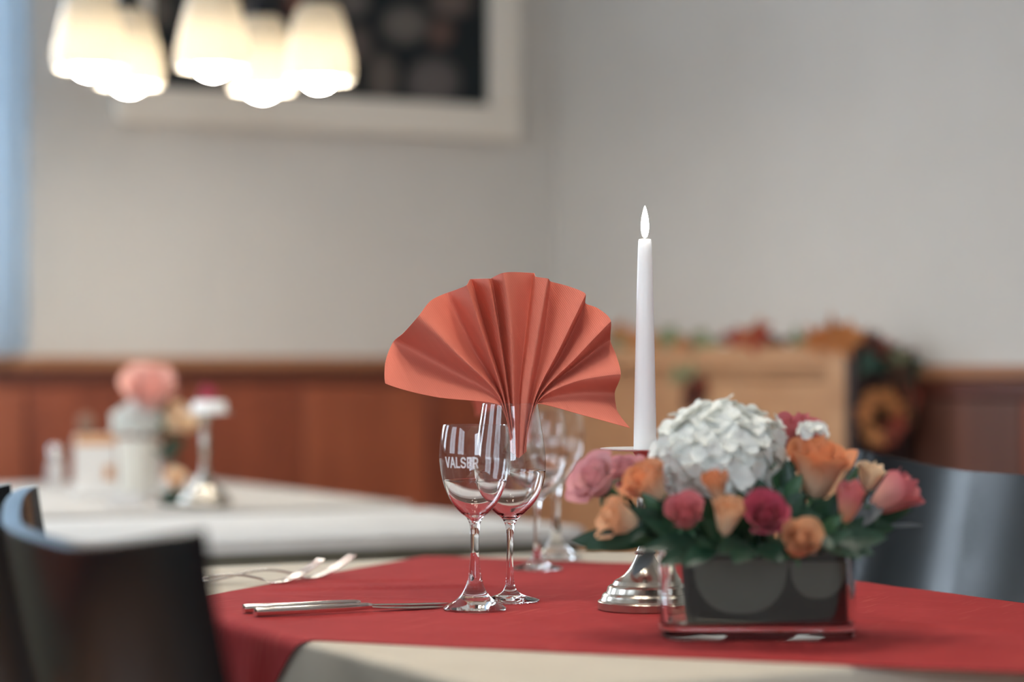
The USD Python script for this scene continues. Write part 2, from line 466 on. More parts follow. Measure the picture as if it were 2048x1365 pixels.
structure('wall_front', holed((A_MIN - T, A_MAX + T, D_MIN - T, D_MIN, 0, CEIL), [(a0, a1, D_MIN - 1, D_MIN + 1, SILL, HEAD) for a0, a1 in WIN_FRONT]), 'wall_paint')


def window(k, wall, s0, s1):
    """frame, mullion and panes set in the wall opening"""
    w = thing('window_%d' % k, None, None, kind='structure')
    w.SetCustomDataByKey('kind', 'structure')

    def B(p0, p1, q0, q1, z0, z1):            # p along the wall, q outwards from its inner face
        if wall == 'back':
            return rbox(p0, p1, D_MAX + q0, D_MAX + q1, z0, z1)
        if wall == 'left':
            return rbox(A_MIN - q1, A_MIN - q0, p0, p1, z0, z1)
        return rbox(p0, p1, D_MIN - q1, D_MIN - q0, z0, z1)
    b, mid = 0.06, (s0 + s1) / 2
    fr = [B(s0, s1, 0.06, 0.13, SILL, SILL + b), B(s0, s1, 0.06, 0.13, HEAD - b, HEAD), B(s0, s0 + b, 0.06, 0.13, SILL + b, HEAD - b), B(s1 - b, s1, 0.06, 0.13, SILL + b, HEAD - b),
          B(mid - 0.03, mid + 0.03, 0.06, 0.13, SILL + b, HEAD - b)]
    part('frame', cat(fr), 'window_white', w, False, world=True)
    for p0, p1 in ((s0 + b, mid - 0.03), (mid + 0.03, s1 - b)):
        part('pane', B(p0, p1, 0.092, 0.098, SILL + b, HEAD - b), 'pane_glass', w, False, world=True)
    part('sill', B(s0 - 0.03, s1 + 0.03, -0.03, 0.06, SILL - 0.025, SILL), 'window_white', w, False, world=True)


k = 1
for wl, lst in (('back', WIN_BACK), ('left', WIN_LEFT), ('front', WIN_FRONT)):
    for s0, s1 in lst:
        window(k, wl, s0, s1)
        k += 1

# wainscot: boards, dark frieze rail, projecting cap
WB = 1.022


def wainscot(k, along, lo, hi, top, face, boards, mats):
    """along 'a': on the back wall (face = its d); 'd': on the right wall (face = its a)"""
    t = thing('trim_%d' % k, None, None, kind='structure')

    def B(p0, p1, q0, q1, z0, z1, r=0.0):     # q: out of the wall
        return rbox(p0, p1, face - q1, face - q0, z0, z1, r) if along == 'a' else rbox(face - q1, face - q0, p0, p1, z0, z1, r)
    part('cap_rail', B(lo, hi, 0.0, 0.045, top - 0.028, top, 0.006), mats[0], t, 20, world=True)
    part('frieze_rail', B(lo, hi, 0.0, 0.030, top - 0.062, top - 0.028, 0.002), mats[1], t, 20, world=True)
    step = (hi - lo) / boards
    for i in range(boards):
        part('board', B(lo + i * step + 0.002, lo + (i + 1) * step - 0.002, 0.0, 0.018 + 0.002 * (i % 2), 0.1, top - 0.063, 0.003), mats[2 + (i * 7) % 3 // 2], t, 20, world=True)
    part('backing', B(lo, hi, -0.001, 0.010, 0.02, top - 0.06), mats[1], t, False, world=True)


wainscot(1, 'a', A_MIN + 0.02, A_MAX - 0.03, WB, D_MAX, 16, ('rail_wood', 'rail_wood_dark', 'wainscot_wood', 'wainscot_wood_pale'))
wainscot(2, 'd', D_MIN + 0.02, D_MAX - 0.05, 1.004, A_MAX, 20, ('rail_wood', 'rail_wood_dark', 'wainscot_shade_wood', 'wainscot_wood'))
structure('baseboard_back', rbox(A_MIN, A_MAX - 0.04, D_MAX - 0.035, D_MAX - 0.001, 0, 0.1, 0.004), 'rail_wood_dark')
structure('baseboard_right', rbox(A_MAX - 0.035, A_MAX - 0.001, D_MIN, D_MAX - 0.04, 0, 0.1, 0.004), 'rail_wood_dark')

# curtain at the window on the far left of the back wall: folds of thin white cloth
u = np.linspace(0, 1, 90)
hang = []
for z in np.linspace(2.5, 1.032, 14):
    a = 1.592 - 0.34 * u
    d = 5.30 + 0.022 * np.sin(u * 2 * np.pi * 7 + 0.5) * (0.7 + 0.3 * (2.5 - z)) + 0.006 * np.sin(u * 31)
    hang.append(to_world(np.stack([a, d, np.full_like(a, z)], -1)))
c = thing('window_curtain', 'thin pale bluish white curtain hanging in folds at the far left edge of the wall', 'curtain', W(1.42, 5.30, 1.03))
part('panel', solid(np.array(hang), 0.0015), 'curtain_cloth', c, 40, world=True)
part('rod', moved(tube([W(0.25, 5.30, 2.515), W(1.68, 5.30, 2.515)], 0.012), None), 'dark_metal', c, 40, world=True)
for a in (0.3, 1.64):
    part('rod_bracket', cat([rbox(a - 0.012, a + 0.012, 5.30, 5.40, 2.505, 2.525), rbox(a - 0.02, a + 0.02, 5.39, 5.40, 2.47, 2.56)]), 'dark_metal', c, False, world=True)

# framed picture on the back wall
A0, A1, Z0, Z1, FW = 1.8165, 2.877, 1.568, 2.36, 0.085
pic = thing('framed_picture', 'large dark print in a wide cream frame hanging on the back wall', 'picture', W((A0 + A1) / 2, D_MAX, Z0))
for (p0, p1, z0, z1) in ((A0, A1, Z0, Z0 + FW), (A0, A1, Z1 - FW, Z1), (A0, A0 + FW, Z0 + FW, Z1 - FW), (A1 - FW, A1, Z0 + FW, Z1 - FW)):
    part('frame_side', rbox(p0, p1, D_MAX - 0.045, D_MAX - 0.001, z0, z1, 0.006), 'frame_cream', pic, 20, world=True)
na, nz = 120, 90
aa, zz = np.linspace(A0 + FW, A1 - FW, na), np.linspace(Z0 + FW, Z1 - FW, nz)
P = np.array([[to_world(np.array([a, D_MAX - 0.018, z])) for z in zz] for a in aa])
pxs, pys = 1024 + P[..., 0] / P[..., 1] * F, HZ + (EYE - P[..., 2]) / P[..., 1] * F
tint = np.tile(np.array([0.006, 0.011, 0.013]), (na, nz, 1))
nzn = meshkit.fbm(np.stack([pxs / 60, pys / 60, 0 * pxs], -1), 3, 5)
# soft pale blossoms scattered on a dark ground (x, y, rx, ry, colour)
for bx, by, rx, ry, col in ((865, 165, 55, 50, (0.13, 0.11, 0.105)), (765, 160, 32, 55, (0.13, 0.105, 0.09)), (810, 50, 50, 38, (0.15, 0.13, 0.115)), (880, 65, 26, 30, (0.13, 0.075, 0.06)),
                            (715, 90, 30, 40, (0.11, 0.085, 0.075)), (900, 5, 45, 26, (0.15, 0.11, 0.095)), (705, 5, 35, 30, (0.13, 0.11, 0.1)), (600, 8, 35, 25, (0.17, 0.07, 0.05)),
                            (640, 60, 36, 45, (0.10, 0.08, 0.07)), (500, 30, 35, 45, (0.10, 0.08, 0.07)), (310, 20, 40, 40, (0.14, 0.12, 0.1)), (345, 130, 40, 38, (0.05, 0.045, 0.045)),
                            (440, 170, 45, 25, (0.045, 0.04, 0.04)), (600, 195, 55, 22, (0.06, 0.05, 0.045)), (690, 190, 30, 30, (0.09, 0.08, 0.07)), (560, -60, 60, 50, (0.13, 0.11, 0.1)),
                            (760, -90, 60, 55, (0.14, 0.12, 0.1)), (400, -80, 60, 50, (0.13, 0.11, 0.1)), (880, -110, 50, 60, (0.12, 0.09, 0.08))):
    q = ((pxs - bx) / rx) ** 2 + ((pys - by) / ry) ** 2
    w = np.clip(1.35 - q * (0.75 + 0.6 * nzn), 0, 1)[..., None]
    tint = tint * (1 - w) + np.array(col) * w
pv, pf = grid(P)
part('print', (pv, pf), 'print_tinted', pic, True, world=True, tint=tint.reshape(-1, 3))
part('backing_board', rbox(A0 + 0.02, A1 - 0.02, D_MAX - 0.016, D_MAX - 0.001, Z0 + 0.02, Z1 - 0.02), 'card_white', pic, False, world=True)

# ------------------------------------------------------------------ tables and their cloths
TOP = 0.75


def wave(p, h):
    return 0.004 + h * 0.10 * (0.55 + 0.45 * np.sin(p * 37.0 + 1.0)) + h * 0.03 * np.sin(p * 71.0 + 2.0)


def draped(a0, a1, d0, d1, top, drop, corner=0.03, th=0.0012):
    """a cloth hanging over all four edges of a table, one sheet; returns world vertices"""
    peri = []
    seg = 0.012
    rr = corner
    pts = []
    for (cx, cy, s) in ((a1 - rr, d1 - rr, 0), (a0 + rr, d1 - rr, 90), (a0 + rr, d0 + rr, 180), (a1 - rr, d0 + rr, 270)):
        for t in np.linspace(0, 90, 9):
            g = math.radians(s + t)
            pts.append((cx + rr * math.cos(g), cy + rr * math.sin(g), math.cos(g), math.sin(g)))
    pts.append(pts[0])
    pts = np.array(pts)
    out = []
    for p, q in zip(pts[:-1], pts[1:]):
        n = max(1, int(np.linalg.norm(q[:2] - p[:2]) / seg))
        for i in range(n):
            out.append(p + (q - p) * i / n)
    ring = np.array(out)
    nrm = ring[:, 2:] / np.linalg.norm(ring[:, 2:], axis=1, keepdims=True)
    s = np.concatenate([[0], np.cumsum(np.linalg.norm(np.diff(ring[:, :2], axis=0), axis=1))])
    # the wave runs with d on the long sides, with a on the short ones
    para = np.where(np.abs(nrm[:, 0]) > np.abs(nrm[:, 1]), ring[:, 1], ring[:, 0])
    cornerness = np.abs(nrm[:, 0] * nrm[:, 1]) * 2
    cx, cy = (a0 + a1) / 2, (d0 + d1) / 2
    rings = []
    for q in (0.0, 0.5, 0.9, 0.98):                       # the top
        rings.append(np.stack([cx + (ring[:, 0] - cx) * q, cy + (ring[:, 1] - cy) * q, np.full(len(ring), top)], 1))
    er = 0.008
    for g in np.linspace(0, 90, 6)[1:]:
        g = math.radians(g)
        rings.append(np.stack([ring[:, 0] - nrm[:, 0] * er * (1 - math.sin(g)), ring[:, 1] - nrm[:, 1] * er * (1 - math.sin(g)), np.full(len(ring), top - er * (1 - math.cos(g)))], 1))
    for h in np.linspace(0.01, drop, 12):
        o = wave(para, h) - wave(para, 0.0) + cornerness * h * 0.18
        hh = h * (1 + 0.35 * cornerness)
        rings.append(np.stack([ring[:, 0] + nrm[:, 0] * o, ring[:, 1] + nrm[:, 1] * o, top - er - hh], 1))
    P = np.array(rings).transpose(1, 0, 2)
    P[:, 0, :2] += 1e-5 * nrm
    v, f = solid(P, th, close_u=True)
    return to_world(v), f


def table(name, label, a0, a1, d0, d1, top, leg_mat='chair_leg_wood'):
    c = W((a0 + a1) / 2, (d0 + d1) / 2)
    t = thing(name, label, 'table', c)
    ol = Polygon([(a0, d0), (a1, d0), (a1, d1), (a0, d1)]).buffer(-0.04).buffer(0.0385)
    tv, tf = as_arrays(trimesh.creation.extrude_polygon(ol, 0.03, engine='earcut'))
    part('tabletop', (to_world(tv + np.array([0, 0, top - 0.03])), tf), leg_mat, t, 20, world=True)
    part('apron', cat([rbox(a0 + 0.05, a1 - 0.05, d0 + 0.05, d0 + 0.07, top - 0.1, top - 0.03), rbox(a0 + 0.05, a1 - 0.05, d1 - 0.07, d1 - 0.05, top - 0.1, top - 0.03),
                       rbox(a0 + 0.05, a0 + 0.07, d0 + 0.07, d1 - 0.07, top - 0.1, top - 0.03), rbox(a1 - 0.07, a1 - 0.05, d0 + 0.07, d1 - 0.07, top - 0.1, top - 0.03)]), leg_mat, t, False, world=True)
    for a in (a0 + 0.04, a1 - 0.09):
        for d in (d0 + 0.04, d1 - 0.09):
            part('leg', rbox(a, a + 0.05, d, d + 0.05, 0.0, top - 0.03, 0.004), leg_mat, t, 20, world=True)
    return t


# foreground table 80 x 120
TA0, TA1, TD0, TD1 = 0.897, 1.716, 1.700, 2.915
table('dining_table', 'foreground wooden dining table under the cream cloth and red overlay', TA0, TA1, TD0, TD1, TOP - 0.0035)
tag(part('tablecloth', draped(TA0 - 0.003, TA1 + 0.003, TD0 - 0.003, TD1 + 0.003, TOP - 0.0022, 0.27), 'cream_cloth', None, 40),
    'cream cloth on the foreground table showing beyond the red overlay', 'tablecloth')

# red overlay laid cornerwise
K = on(850, 1112)[:2]
g1 = np.array([math.cos(math.radians(-22)), math.sin(math.radians(-22))])
g2 = np.array([g1[1], -g1[0]])
L1, L2 = 1.22, 0.925
n1, n2 = 150, 130
S, Tt = np.meshgrid(np.linspace(0, L1, n1), np.linspace(0, L2, n2), indexing='ij')
flat = K + S[..., None] * g1 + Tt[..., None] * g2
bow = 0.012 * np.sin(np.pi * S / L1 * 1.3) * (Tt / L2) ** 4 - 0.006 * np.sin(S * 21) * np.exp(-Tt / 0.03) * 0.6
flat = flat + bow[..., None] * g2
rm = to_room(flat)
a, d = rm[..., 0], rm[..., 1]
z = np.zeros_like(a)
ER = 0.012
LEFT, RIGHT = TA0 - 0.006, TA1 + 0.006


def over_edge(x, edge, sign, d):
    """fold the sheet down past an edge; sign -1: towards smaller x"""
    e = np.maximum(0, (x - edge) * sign + ER * math.pi / 2 * 0.6)
    ang = np.minimum(e / ER, math.pi / 2)
    h = np.maximum(0, e - ER * math.pi / 2)
    base = edge - sign * ER * 0.94
    nx = base + sign * (ER * np.sin(ang) + (wave(d, h) - wave(d, 0.0)) + 0.002)
    nz = -ER * (1 - np.cos(ang)) - h
    return np.where(e > 0, nx, x), np.where(e > 0, nz, 0.0)


al, zl = over_edge(a, LEFT, -1, d)
ar, zr = over_edge(a, RIGHT, 1, d)
a2 = np.where(zl < 0, al, np.where(zr < 0, ar, a))
z = zl + zr
# small creases on the top
flat_mask = np.clip(1 + z / 0.004, 0, 1)
wx, wy = flat[..., 0], flat[..., 1]


def crease(x0, y0, x1, y1, width, h):
    p, q = on(x0, y0)[:2], on(x1, y1)[:2]
    t = (q - p) / np.linalg.norm(q - p)
    L = np.linalg.norm(q - p)
    s = (wx - p[0]) * t[0] + (wy - p[1]) * t[1]
    o = (wx - p[0]) * -t[1] + (wy - p[1]) * t[0]
    return h * np.exp(-(o / width) ** 2) * np.clip(np.minimum(s, L - s) / 0.05 + 0.5, 0, 1)


z = z + flat_mask * (crease(520, 1182, 1000, 1173, 0.007, 0.0035) + crease(640, 1164, 860, 1160, 0.008, 0.003) + crease(520, 1190, 900, 1200, 0.01, 0.0012)
                     + crease(1650, 1238, 2048, 1262, 0.012, 0.002) + crease(900, 1262, 1300, 1290, 0.012, 0.0012)
                     + 0.0014 * (meshkit.fbm(np.stack([wx * 16, wy * 9, 0 * wx], -1), 3, 3) - 0.5))
Pr = to_world(np.stack([a2, d, TOP - 0.0006 + z], -1))
tag(part('table_overlay', solid(Pr, 0.0010), 'red_cloth', None, 40), 'red linen overlay laid cornerwise across the foreground table, drooping over its left edge', 'tablecloth')

# far tables by the back wall
FA0, FA1 = 0.35, 1.935
table('dining_table', 'far wooden dining table near the back wall, carrying the flowers, card and salt', FA0, FA1, 4.02, 5.1, TOP - 0.0035)
tag(part('tablecloth', draped(FA0 - 0.003, FA1 + 0.003, 4.01, 5.103, TOP - 0.0010, 0.22), 'grey_cloth', None, 40), 'greyish cloth on the far table under the flowers and card', 'tablecloth')
table('dining_table', 'middle wooden dining table between the foreground table and the far one, empty', FA0, FA1, 3.40, 3.98, TOP - 0.0125)
tag(part('tablecloth', draped(FA0 - 0.003, FA1 + 0.003, 3.397, 3.983, TOP - 0.0100, 0.30), 'taupe_cloth', None, 40), 'pale under-cloth hanging in front of the middle table, its shade put into the colour', 'tablecloth')
tag(part('tablecloth', draped(FA0 - 0.012, FA1 + 0.012, 3.390, 3.990, TOP - 0.0078, 0.012), 'white_cloth', None, 40), 'plain white top cloth covering the empty middle table', 'tablecloth')

# ------------------------------------------------------------------ chairs: bent black shells on wooden legs


def chair(label, loc, rotz):
    """local: sitter faces +x; the back's ends lie at x = 0"""
    t = thing('shell_chair', label, 'chair', loc, rotz, 'black shell chairs')
    plan = np.array([(0.012, -0.312), (0.0, -0.293), (-0.018, -0.233), (-0.037, -0.116), (-0.043, 0.0)])
    plan = np.vstack([plan, plan[:-1][::-1] * np.array([1, -1])])
    q = np.concatenate([[0], np.cumsum(np.linalg.norm(np.diff(plan, axis=0), axis=1))])
    qs = np.linspace(0, q[-1], 71)
    px_, py_ = PchipInterpolator(q, plan[:, 0])(qs), PchipInterpolator(q, plan[:, 1])(qs)
    zz = np.linspace(0.47, 0.873, 16)
    rise = 0.0235 * np.clip((np.abs(py_) - 0.12) / 0.2, 0, 1) ** 1.5
    P = np.zeros((len(qs), len(zz), 3))
    for j, zv in enumerate(zz):
        s = (zv - 0.47) / 0.403
        P[:, j] = np.stack([px_ + 0.10 * max(0.0, 1 - s) ** 1.2, py_ * (1.0 - 0.06 * (1 - s)), zv + rise * s], 1)
    part('backrest', solid(P, 0.016), 'chair_black', t, 60)
    # seat: rounded slab
    seat = Polygon([(-0.07, -0.2), (-0.03, -0.245), (0.33, -0.25), (0.40, -0.22), (0.42, 0), (0.40, 0.22), (0.33, 0.25), (-0.03, 0.245), (-0.07, 0.2)]).buffer(-0.02).buffer(0.03)
    m = trimesh.creation.extrude_polygon(seat, 0.022, engine='earcut')
    m.apply_translation([0.02, 0, 0.448])
    part('seat', m, 'chair_black', t, 30)
    for x, s, y in ((0.36, 0.05, 0.2), (0.36, 0.05, -0.2), (0.0, -0.06, 0.2), (0.0, -0.06, -0.2)):
        part('leg', tube([(x + s, y * 1.18, 0.0), (x, y, 0.45)], [0.012, 0.019], 12), 'chair_leg_wood', t, 40)
    part('seat_frame', cat([box(-0.02, 0.38, y - 0.012, y + 0.012, 0.405, 0.447, 0.003) for y in (-0.19, 0.19)] + [box(x - 0.012, x + 0.012, -0.178, 0.178, 0.405, 0.447, 0.003) for x in (0.0, 0.35)]), 'dark_metal', t, 20)
    return t


ch = chair('black shell chair at the lower left, its whole curved back turned to the viewer', W(0.608, 1.868), R28 - 6.3)
dup(ch, W(0.665, 2.53), R28 - 6.3, 'black shell chair cut by the left edge, just beyond the chair in full view')
dup(ch, W(1.88, 2.27), R28 + 177, 'black shell chair with a blue sheen behind the flowers on the right')

# ------------------------------------------------------------------ high backed bench along the right wall
BF, BT, BD = 2.84, 1.043, 3.945
bench = thing('wall_bench', 'high-backed tan wooden bench against the right wall, autumn garland along its top', 'bench', W(2.7, 4.6))
part('top_rail', rbox(BF - 0.012, 2.965, BD + 0.03, 5.34, BT - 0.05, BT, 0.006), 'bench_wood', bench, 20, world=True)
nb = 4
seg = (5.34 - BD - 0.03) / nb
for i in range(nb):
    part('back_panel', rbox(BF + 0.008, BF + 0.028, BD + 0.03 + i * seg + 0.002, BD + 0.03 + (i + 1) * seg - 0.002, 0.47, BT - 0.07, 0.003), 'bench_wood', bench, 20, world=True)
part('upper_rail', rbox(BF, BF + 0.03, BD + 0.03, 5.34, BT - 0.068, BT - 0.052, 0.002), 'bench_wood', bench, 20, world=True)
part('post', rbox(BF - 0.018, BF + 0.03, BD - 0.036, BD + 0.028, 0.0, BT, 0.005), 'bench_wood', bench, 20, world=True)
# end panel with a sloping shoulder
endp = Polygon([(BF - 0.016, 0.0), (2.963, 0.0), (2.963, BT - 0.03), (BF + 0.05, BT), (BF - 0.016, BT)])
m = trimesh.creation.extrude_polygon(endp, 0.03, engine='earcut')
v, f = as_arrays(m)
v = to_world(np.stack([v[:, 0], BD - 0.068 + v[:, 2], v[:, 1]], 1))
mm = trimesh.Trimesh(v, f, process=False); trimesh.repair.fix_normals(mm)
part('end_panel', mm, 'bench_end_wood', bench, 20, label='end panel with its shade put into the wood colour', world=True)
part('seat', rbox(BF - 0.42, BF + 0.028, BD + 0.03, 5.34, 0.43, 0.468, 0.006), 'bench_wood', bench, 20, world=True)
part('seat_front', rbox(BF - 0.38, BF - 0.35, BD + 0.05, 5.32, 0.0, 0.428), 'bench_wood', bench, 20, world=True)
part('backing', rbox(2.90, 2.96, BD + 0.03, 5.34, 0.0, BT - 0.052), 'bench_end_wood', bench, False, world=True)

# ------------------------------------------------------------------ hanging lamp


def chandelier(label, centre, spots, zrim):
    t = thing('pendant_lamp', label, 'lamp', centre, group='five-shade pendant lamps')
    prof = smooth_profile([(0.026, 0.150), (0.036, 0.146), (0.046, 0.130), (0.055, 0.10), (0.063, 0.065), (0.069, 0.03), (0.0685, 0.008), (0.065, 0.0)], 26)
    inner = prof[::-1].copy(); inner[:, 0] -= 0.0035
    sh = lathe(np.vstack([prof, inner, prof[:1]]), 40)
    bulb = lathe(smooth_profile([(0.0, -0.017), (0.019, -0.012), (0.031, 0.004), (0.032, 0.018), (0.022, 0.046), (0.0125, 0.066), (0.0125, 0.074), (0.0, 0.075)], 24), 24)
    hold = lathe([(0.0, 0.19), (0.016, 0.188), (0.022, 0.17), (0.030, 0.152), (0.030, 0.146), (0.0, 0.146)], 24)
    for (x, y, zo) in spots:
        o = np.array([x, y, zrim - centre[2] + zo])
        s = part('shade', moved(sh, t=o), 'shade_glass', t, 50)
        part('bulb', moved(bulb, t=o), 'bulb_glow', s, 50)
        h = part('holder', moved(cat([hold, lathe([(0, 0.150), (0.0135, 0.149), (0.0135, 0.074), (0, 0.073)], 16)]), t=o), 'dark_metal', t, 40)
        up = o + np.array([0, 0, 0.188])
        hub = np.array([0, 0, zrim - centre[2] + 0.30])
        q = np.linspace(0, 1, 14)[:, None]
        mid = np.array([up[0] * 0.85, up[1] * 0.85, hub[2] + 0.09])
        part('arm', tube((1 - q) ** 2 * up + 2 * q * (1 - q) * mid + q ** 2 * hub, 0.006, 8), 'dark_metal', t, 40)
    part('hub', moved(lathe(smooth_profile([(0.0, -0.06), (0.012, -0.055), (0.018, -0.03), (0.03, 0.0), (0.02, 0.03), (0.008, 0.05), (0.0, 0.052)], 24), 24), t=(0, 0, zrim - centre[2] + 0.30)), 'dark_metal', t, 40)
    part('stem', tube([(0, 0, zrim - centre[2] + 0.33), (0, 0, CEIL - centre[2] - 0.02)], 0.005, 8), 'dark_metal', t, 40)
    part('ceiling_rose', moved(lathe([(0, -0.04), (0.03, -0.038), (0.055, -0.012), (0.06, 0.0), (0, 0.0)], 28), t=(0, 0, CEIL - centre[2])), 'dark_metal', t, 30)
    return t


RIM = 1.535
lamps = [(180, 139, 4.47), (257, 171, 4.74), (425, 138, 4.46), (524, 182, 4.84), (637, 162, 4.66)]
pts = np.array([at(x, y, Y) for x, y, Y in lamps])
cen = np.array([pts[:, 0].mean(), pts[:, 1].mean(), RIM])
lamp = chandelier('lit pendant lamp with five frosted glass shades hanging over the far table', cen, [(p[0] - cen[0], p[1] - cen[1], p[2] - RIM) for p in pts], RIM)
dup(lamp, (0.0, 2.32, RIM + 0.30), 40, 'lit five-shade pendant lamp over the foreground table, above the photo frame')

# ------------------------------------------------------------------ glasses


def offset_in(prof, th):
    p = np.asarray(prof, float)
    t = np.gradient(p, axis=0); t /= np.linalg.norm(t, axis=1, keepdims=True) + 1e-12
    n = np.stack([-t[:, 1], t[:, 0]], 1)
    return p + n * np.asarray(th)[:, None]


def goblet(name, label, outer, bowl_bottom, loc, wall=0.0011, thick=0.004, group=None, n=72, split=0.42):
    """outer: profile from the foot centre up to the rim (r, z); the bowl's cavity starts at bowl_bottom"""
    o = smooth_profile(outer, 110)
    bowl = o[o[:, 1] > bowl_bottom]
    h = (bowl[:, 1] - bowl_bottom) / (bowl[-1, 1] - bowl_bottom)
    w = wall + (thick - wall) * np.exp(-h * 9)
    ins = bowl.copy()
    t = np.gradient(bowl, axis=0); t /= np.linalg.norm(t, axis=1, keepdims=True)
    ins[:, 0] -= t[:, 1] * w
    ins[:, 1] += t[:, 0] * w
    keep = ins[:, 0] > 0.0008
    bowl, ins, h = bowl[keep], ins[keep], h[keep]
    c = int(np.searchsorted(h, split))
    t_ = thing(name, label, 'glass', loc, group=group)
    low = np.vstack([[(0, 0.0)], o[o[:, 1] < bowl[0, 1]], bowl[:c + 1], ins[:c + 1][::-1], [(0, ins[0, 1] - 0.0004)]])
    part('stem', lathe(low, n), 'glass', t_, 60)
    rim = [(bowl[-1, 0] - 0.0003, bowl[-1, 1] + 0.0005), (bowl[-1, 0] - wall * 0.8, bowl[-1, 1] + 0.0004), (bowl[-1, 0] - wall, bowl[-1, 1] - 0.0006)]
    up = np.vstack([bowl[c:], rim])                       # thin blown wall with a rounded lip
    part('bowl', lathe(up, n), 'bowl_glass', t_, 60)
    return t_


W_S = 1.0 / 1838.0
wine = [(0.001, 0.0001), (0.0316, 0.0002), (0.0326, 0.0012), (0.031, 0.0022), (0.020, 0.0052), (0.0115, 0.0085), (0.0068, 0.0135), (0.0046, 0.022), (0.0037, 0.036), (0.0036, 0.058), (0.0042, 0.076),
        (0.0055, 0.084), (0.0085, 0.0895), (0.0165, 0.0965), (0.0245, 0.1045), (0.0315, 0.1145), (0.0362, 0.1265), (0.0388, 0.1405), (0.0391, 0.1515), (0.0378, 0.168), (0.0352, 0.185), (0.0325, 0.201), (0.0303, 0.2150)]
water = [(0.001, 0.0001), (0.0325, 0.0002), (0.0334, 0.0016), (0.032, 0.0035), (0.023, 0.0095), (0.0145, 0.0175), (0.0088, 0.030), (0.0060, 0.044), (0.0046, 0.066), (0.0046, 0.084), (0.0055, 0.096),
         (0.0085, 0.1045), (0.0140, 0.1095), (0.0225, 0.1195), (0.0288, 0.1315), (0.0332, 0.1450), (0.0362, 0.1600), (0.0375, 0.1740), (0.0370, 0.1840), (0.0352, 0.2000), (0.0335, 0.2095)]
water = [(r, z * 0.194 / 0.2095) for r, z in water]
pw, pg = on(1020, 1203), on(949.6, 1220)
g1_ = goblet('wine_glass', 'tall stemmed wine glass holding the sharp fan-folded napkin', wine, 0.0885, pw)
gw = goblet('water_glass', 'stemmed water glass with white lettering in front of the fan-folded napkin', water, 0.0985 * 0.926, pg, wall=0.0014, thick=0.005)
p3, p4 = on(1087, 1143), on(1112, 1118)
dup(gw, p4, 0, 'blurred stemmed water glass farthest behind the napkin glass')
dup(g1_, p3 + np.array([-0.008, 0.03, 0.0]), 0, 'blurred wine glass behind the napkin glass, holding the second red napkin')

# white lettering printed round the front of the water glass
txt = meshkit.text_mesh('VALSER', 0.0108, 0.0003, bold=True)
tv, tf = as_arrays(txt)
tm = trimesh.Trimesh(tv, tf, process=False)
tv[:, 0] -= tv[:, 0].min()
wd = tv[:, 0].max()
o = smooth_profile(water, 200)
zc = 0.1505                                      # letters' base line above the table
rad = np.interp(zc + tv[:, 1], o[60:, 1], o[60:, 0]) + 0.00015 + tv[:, 2]
th0 = -0.93
ang = th0 + (tv[:, 0] * 0.70) / 0.0375
tv = np.stack([rad * np.sin(ang), -rad * np.cos(ang), zc + tv[:, 1]], 1)
part('lettering', (tv, tf), 'print_white', gw, False, label='white printed lettering')
# ------------------------------------------------------------------ fan folded napkins
lines = [  # top (x, y), middle, neck in the close-up's pixels; depth at top, middle, neck in mm towards the viewer
    ((100, 805), (430, 893), (838, 945), 16, 12, 6), ((96, 690), (470, 800), (843, 938), 2, 2, 3), ((150, 535), (505, 715), (850, 935), -22, -13, 0), ((215, 478), (535, 660), (853, 932), -2, 0, 2),
    ((310, 372), (580, 625), (858, 930), 20, 13, 5),
    ((400, 262), (612, 585), (862, 930), 2, 0, 2), ((500, 215), (660, 560), (866, 930), -18, -12, -4), ((570, 190), (705, 535), (870, 930), 0, 0, 1), ((630, 163), (745, 525), (877, 930), 20, 14, 6),
    ((655, 125), (745, 430), (885, 930), -16, -11, -5),
    ((768, 122), (843, 520), (903, 930), 16, 11, 6), ((790, 120), (853, 520), (912, 930), -14, -10, -5), ((868, 84), (918, 500), (935, 930), 15, 10, 6), ((960, 80), (965, 500), (955, 930), -2, -2, -2),
    ((1066, 86), (1010, 500), (972, 930), -15, -10, -6), ((1074, 108), (1040, 480), (984, 930), 4, 3, 3), ((1157, 122), (1090, 490), (1018, 930), 15, 10, 6), ((1172, 140), (1120, 560), (1043, 930), -9, -6, -5),
    ((1290, 172), (1180, 560), (1056, 929), 6, 4, 1), ((1402, 225), (1240, 560), (1064, 928), 18, 12, 6), ((1398, 278), (1250, 600), (1070, 928), -10, -6, -3), ((1480, 315), (1290, 620), (1075, 928), 4, 3, 1),
    ((1566, 400), (1335, 640), (1080, 928), 16, 10, 4), ((1562, 520), (1335, 690), (1084, 928), -16, -10, -3), ((1600, 620), (1370, 730), (1086, 928), 2, 2, 1), ((1630, 745), (1400, 775), (1088, 928), 15, 9, 3),
    ((1590, 870), (1385, 868), (1090, 930), -15, -8, -2), ((1600, 960), (1390, 930), (1091, 932), 0, 0, 1), ((1690, 1095), (1400, 1015), (1092, 935), 14, 8, 3)]
apx = np.array([965.0, 1292.0])
YN = pw[1]
tt = np.linspace(0, 1, 34)
ctrl = []
for i, (Tp, M, N, dt, dm, dn) in enumerate(lines):
    A = apx + np.array([(N[0] - 965) * 0.40, -abs(N[0] - 965) * 0.35])
    kn = np.array([0, 0.3, 0.62, 1.0])
    xs = PchipInterpolator(kn, [A[0], N[0], M[0], Tp[0]])(tt)
    ys = PchipInterpolator(kn, [A[1], N[1], M[1], Tp[1]])(tt)
    ds = PchipInterpolator(kn, [dn * 0.3, dn, dm * 1.35, dt * 1.35])(tt) * 0.001
    X, Yp = 740 + xs / 3.25, 520 + ys / 3.25
    Y = YN - ds
    ctrl.append(np.stack([(X - 1024) / F * Y, Y, EYE - (Yp - HZ) / F * Y], -1))
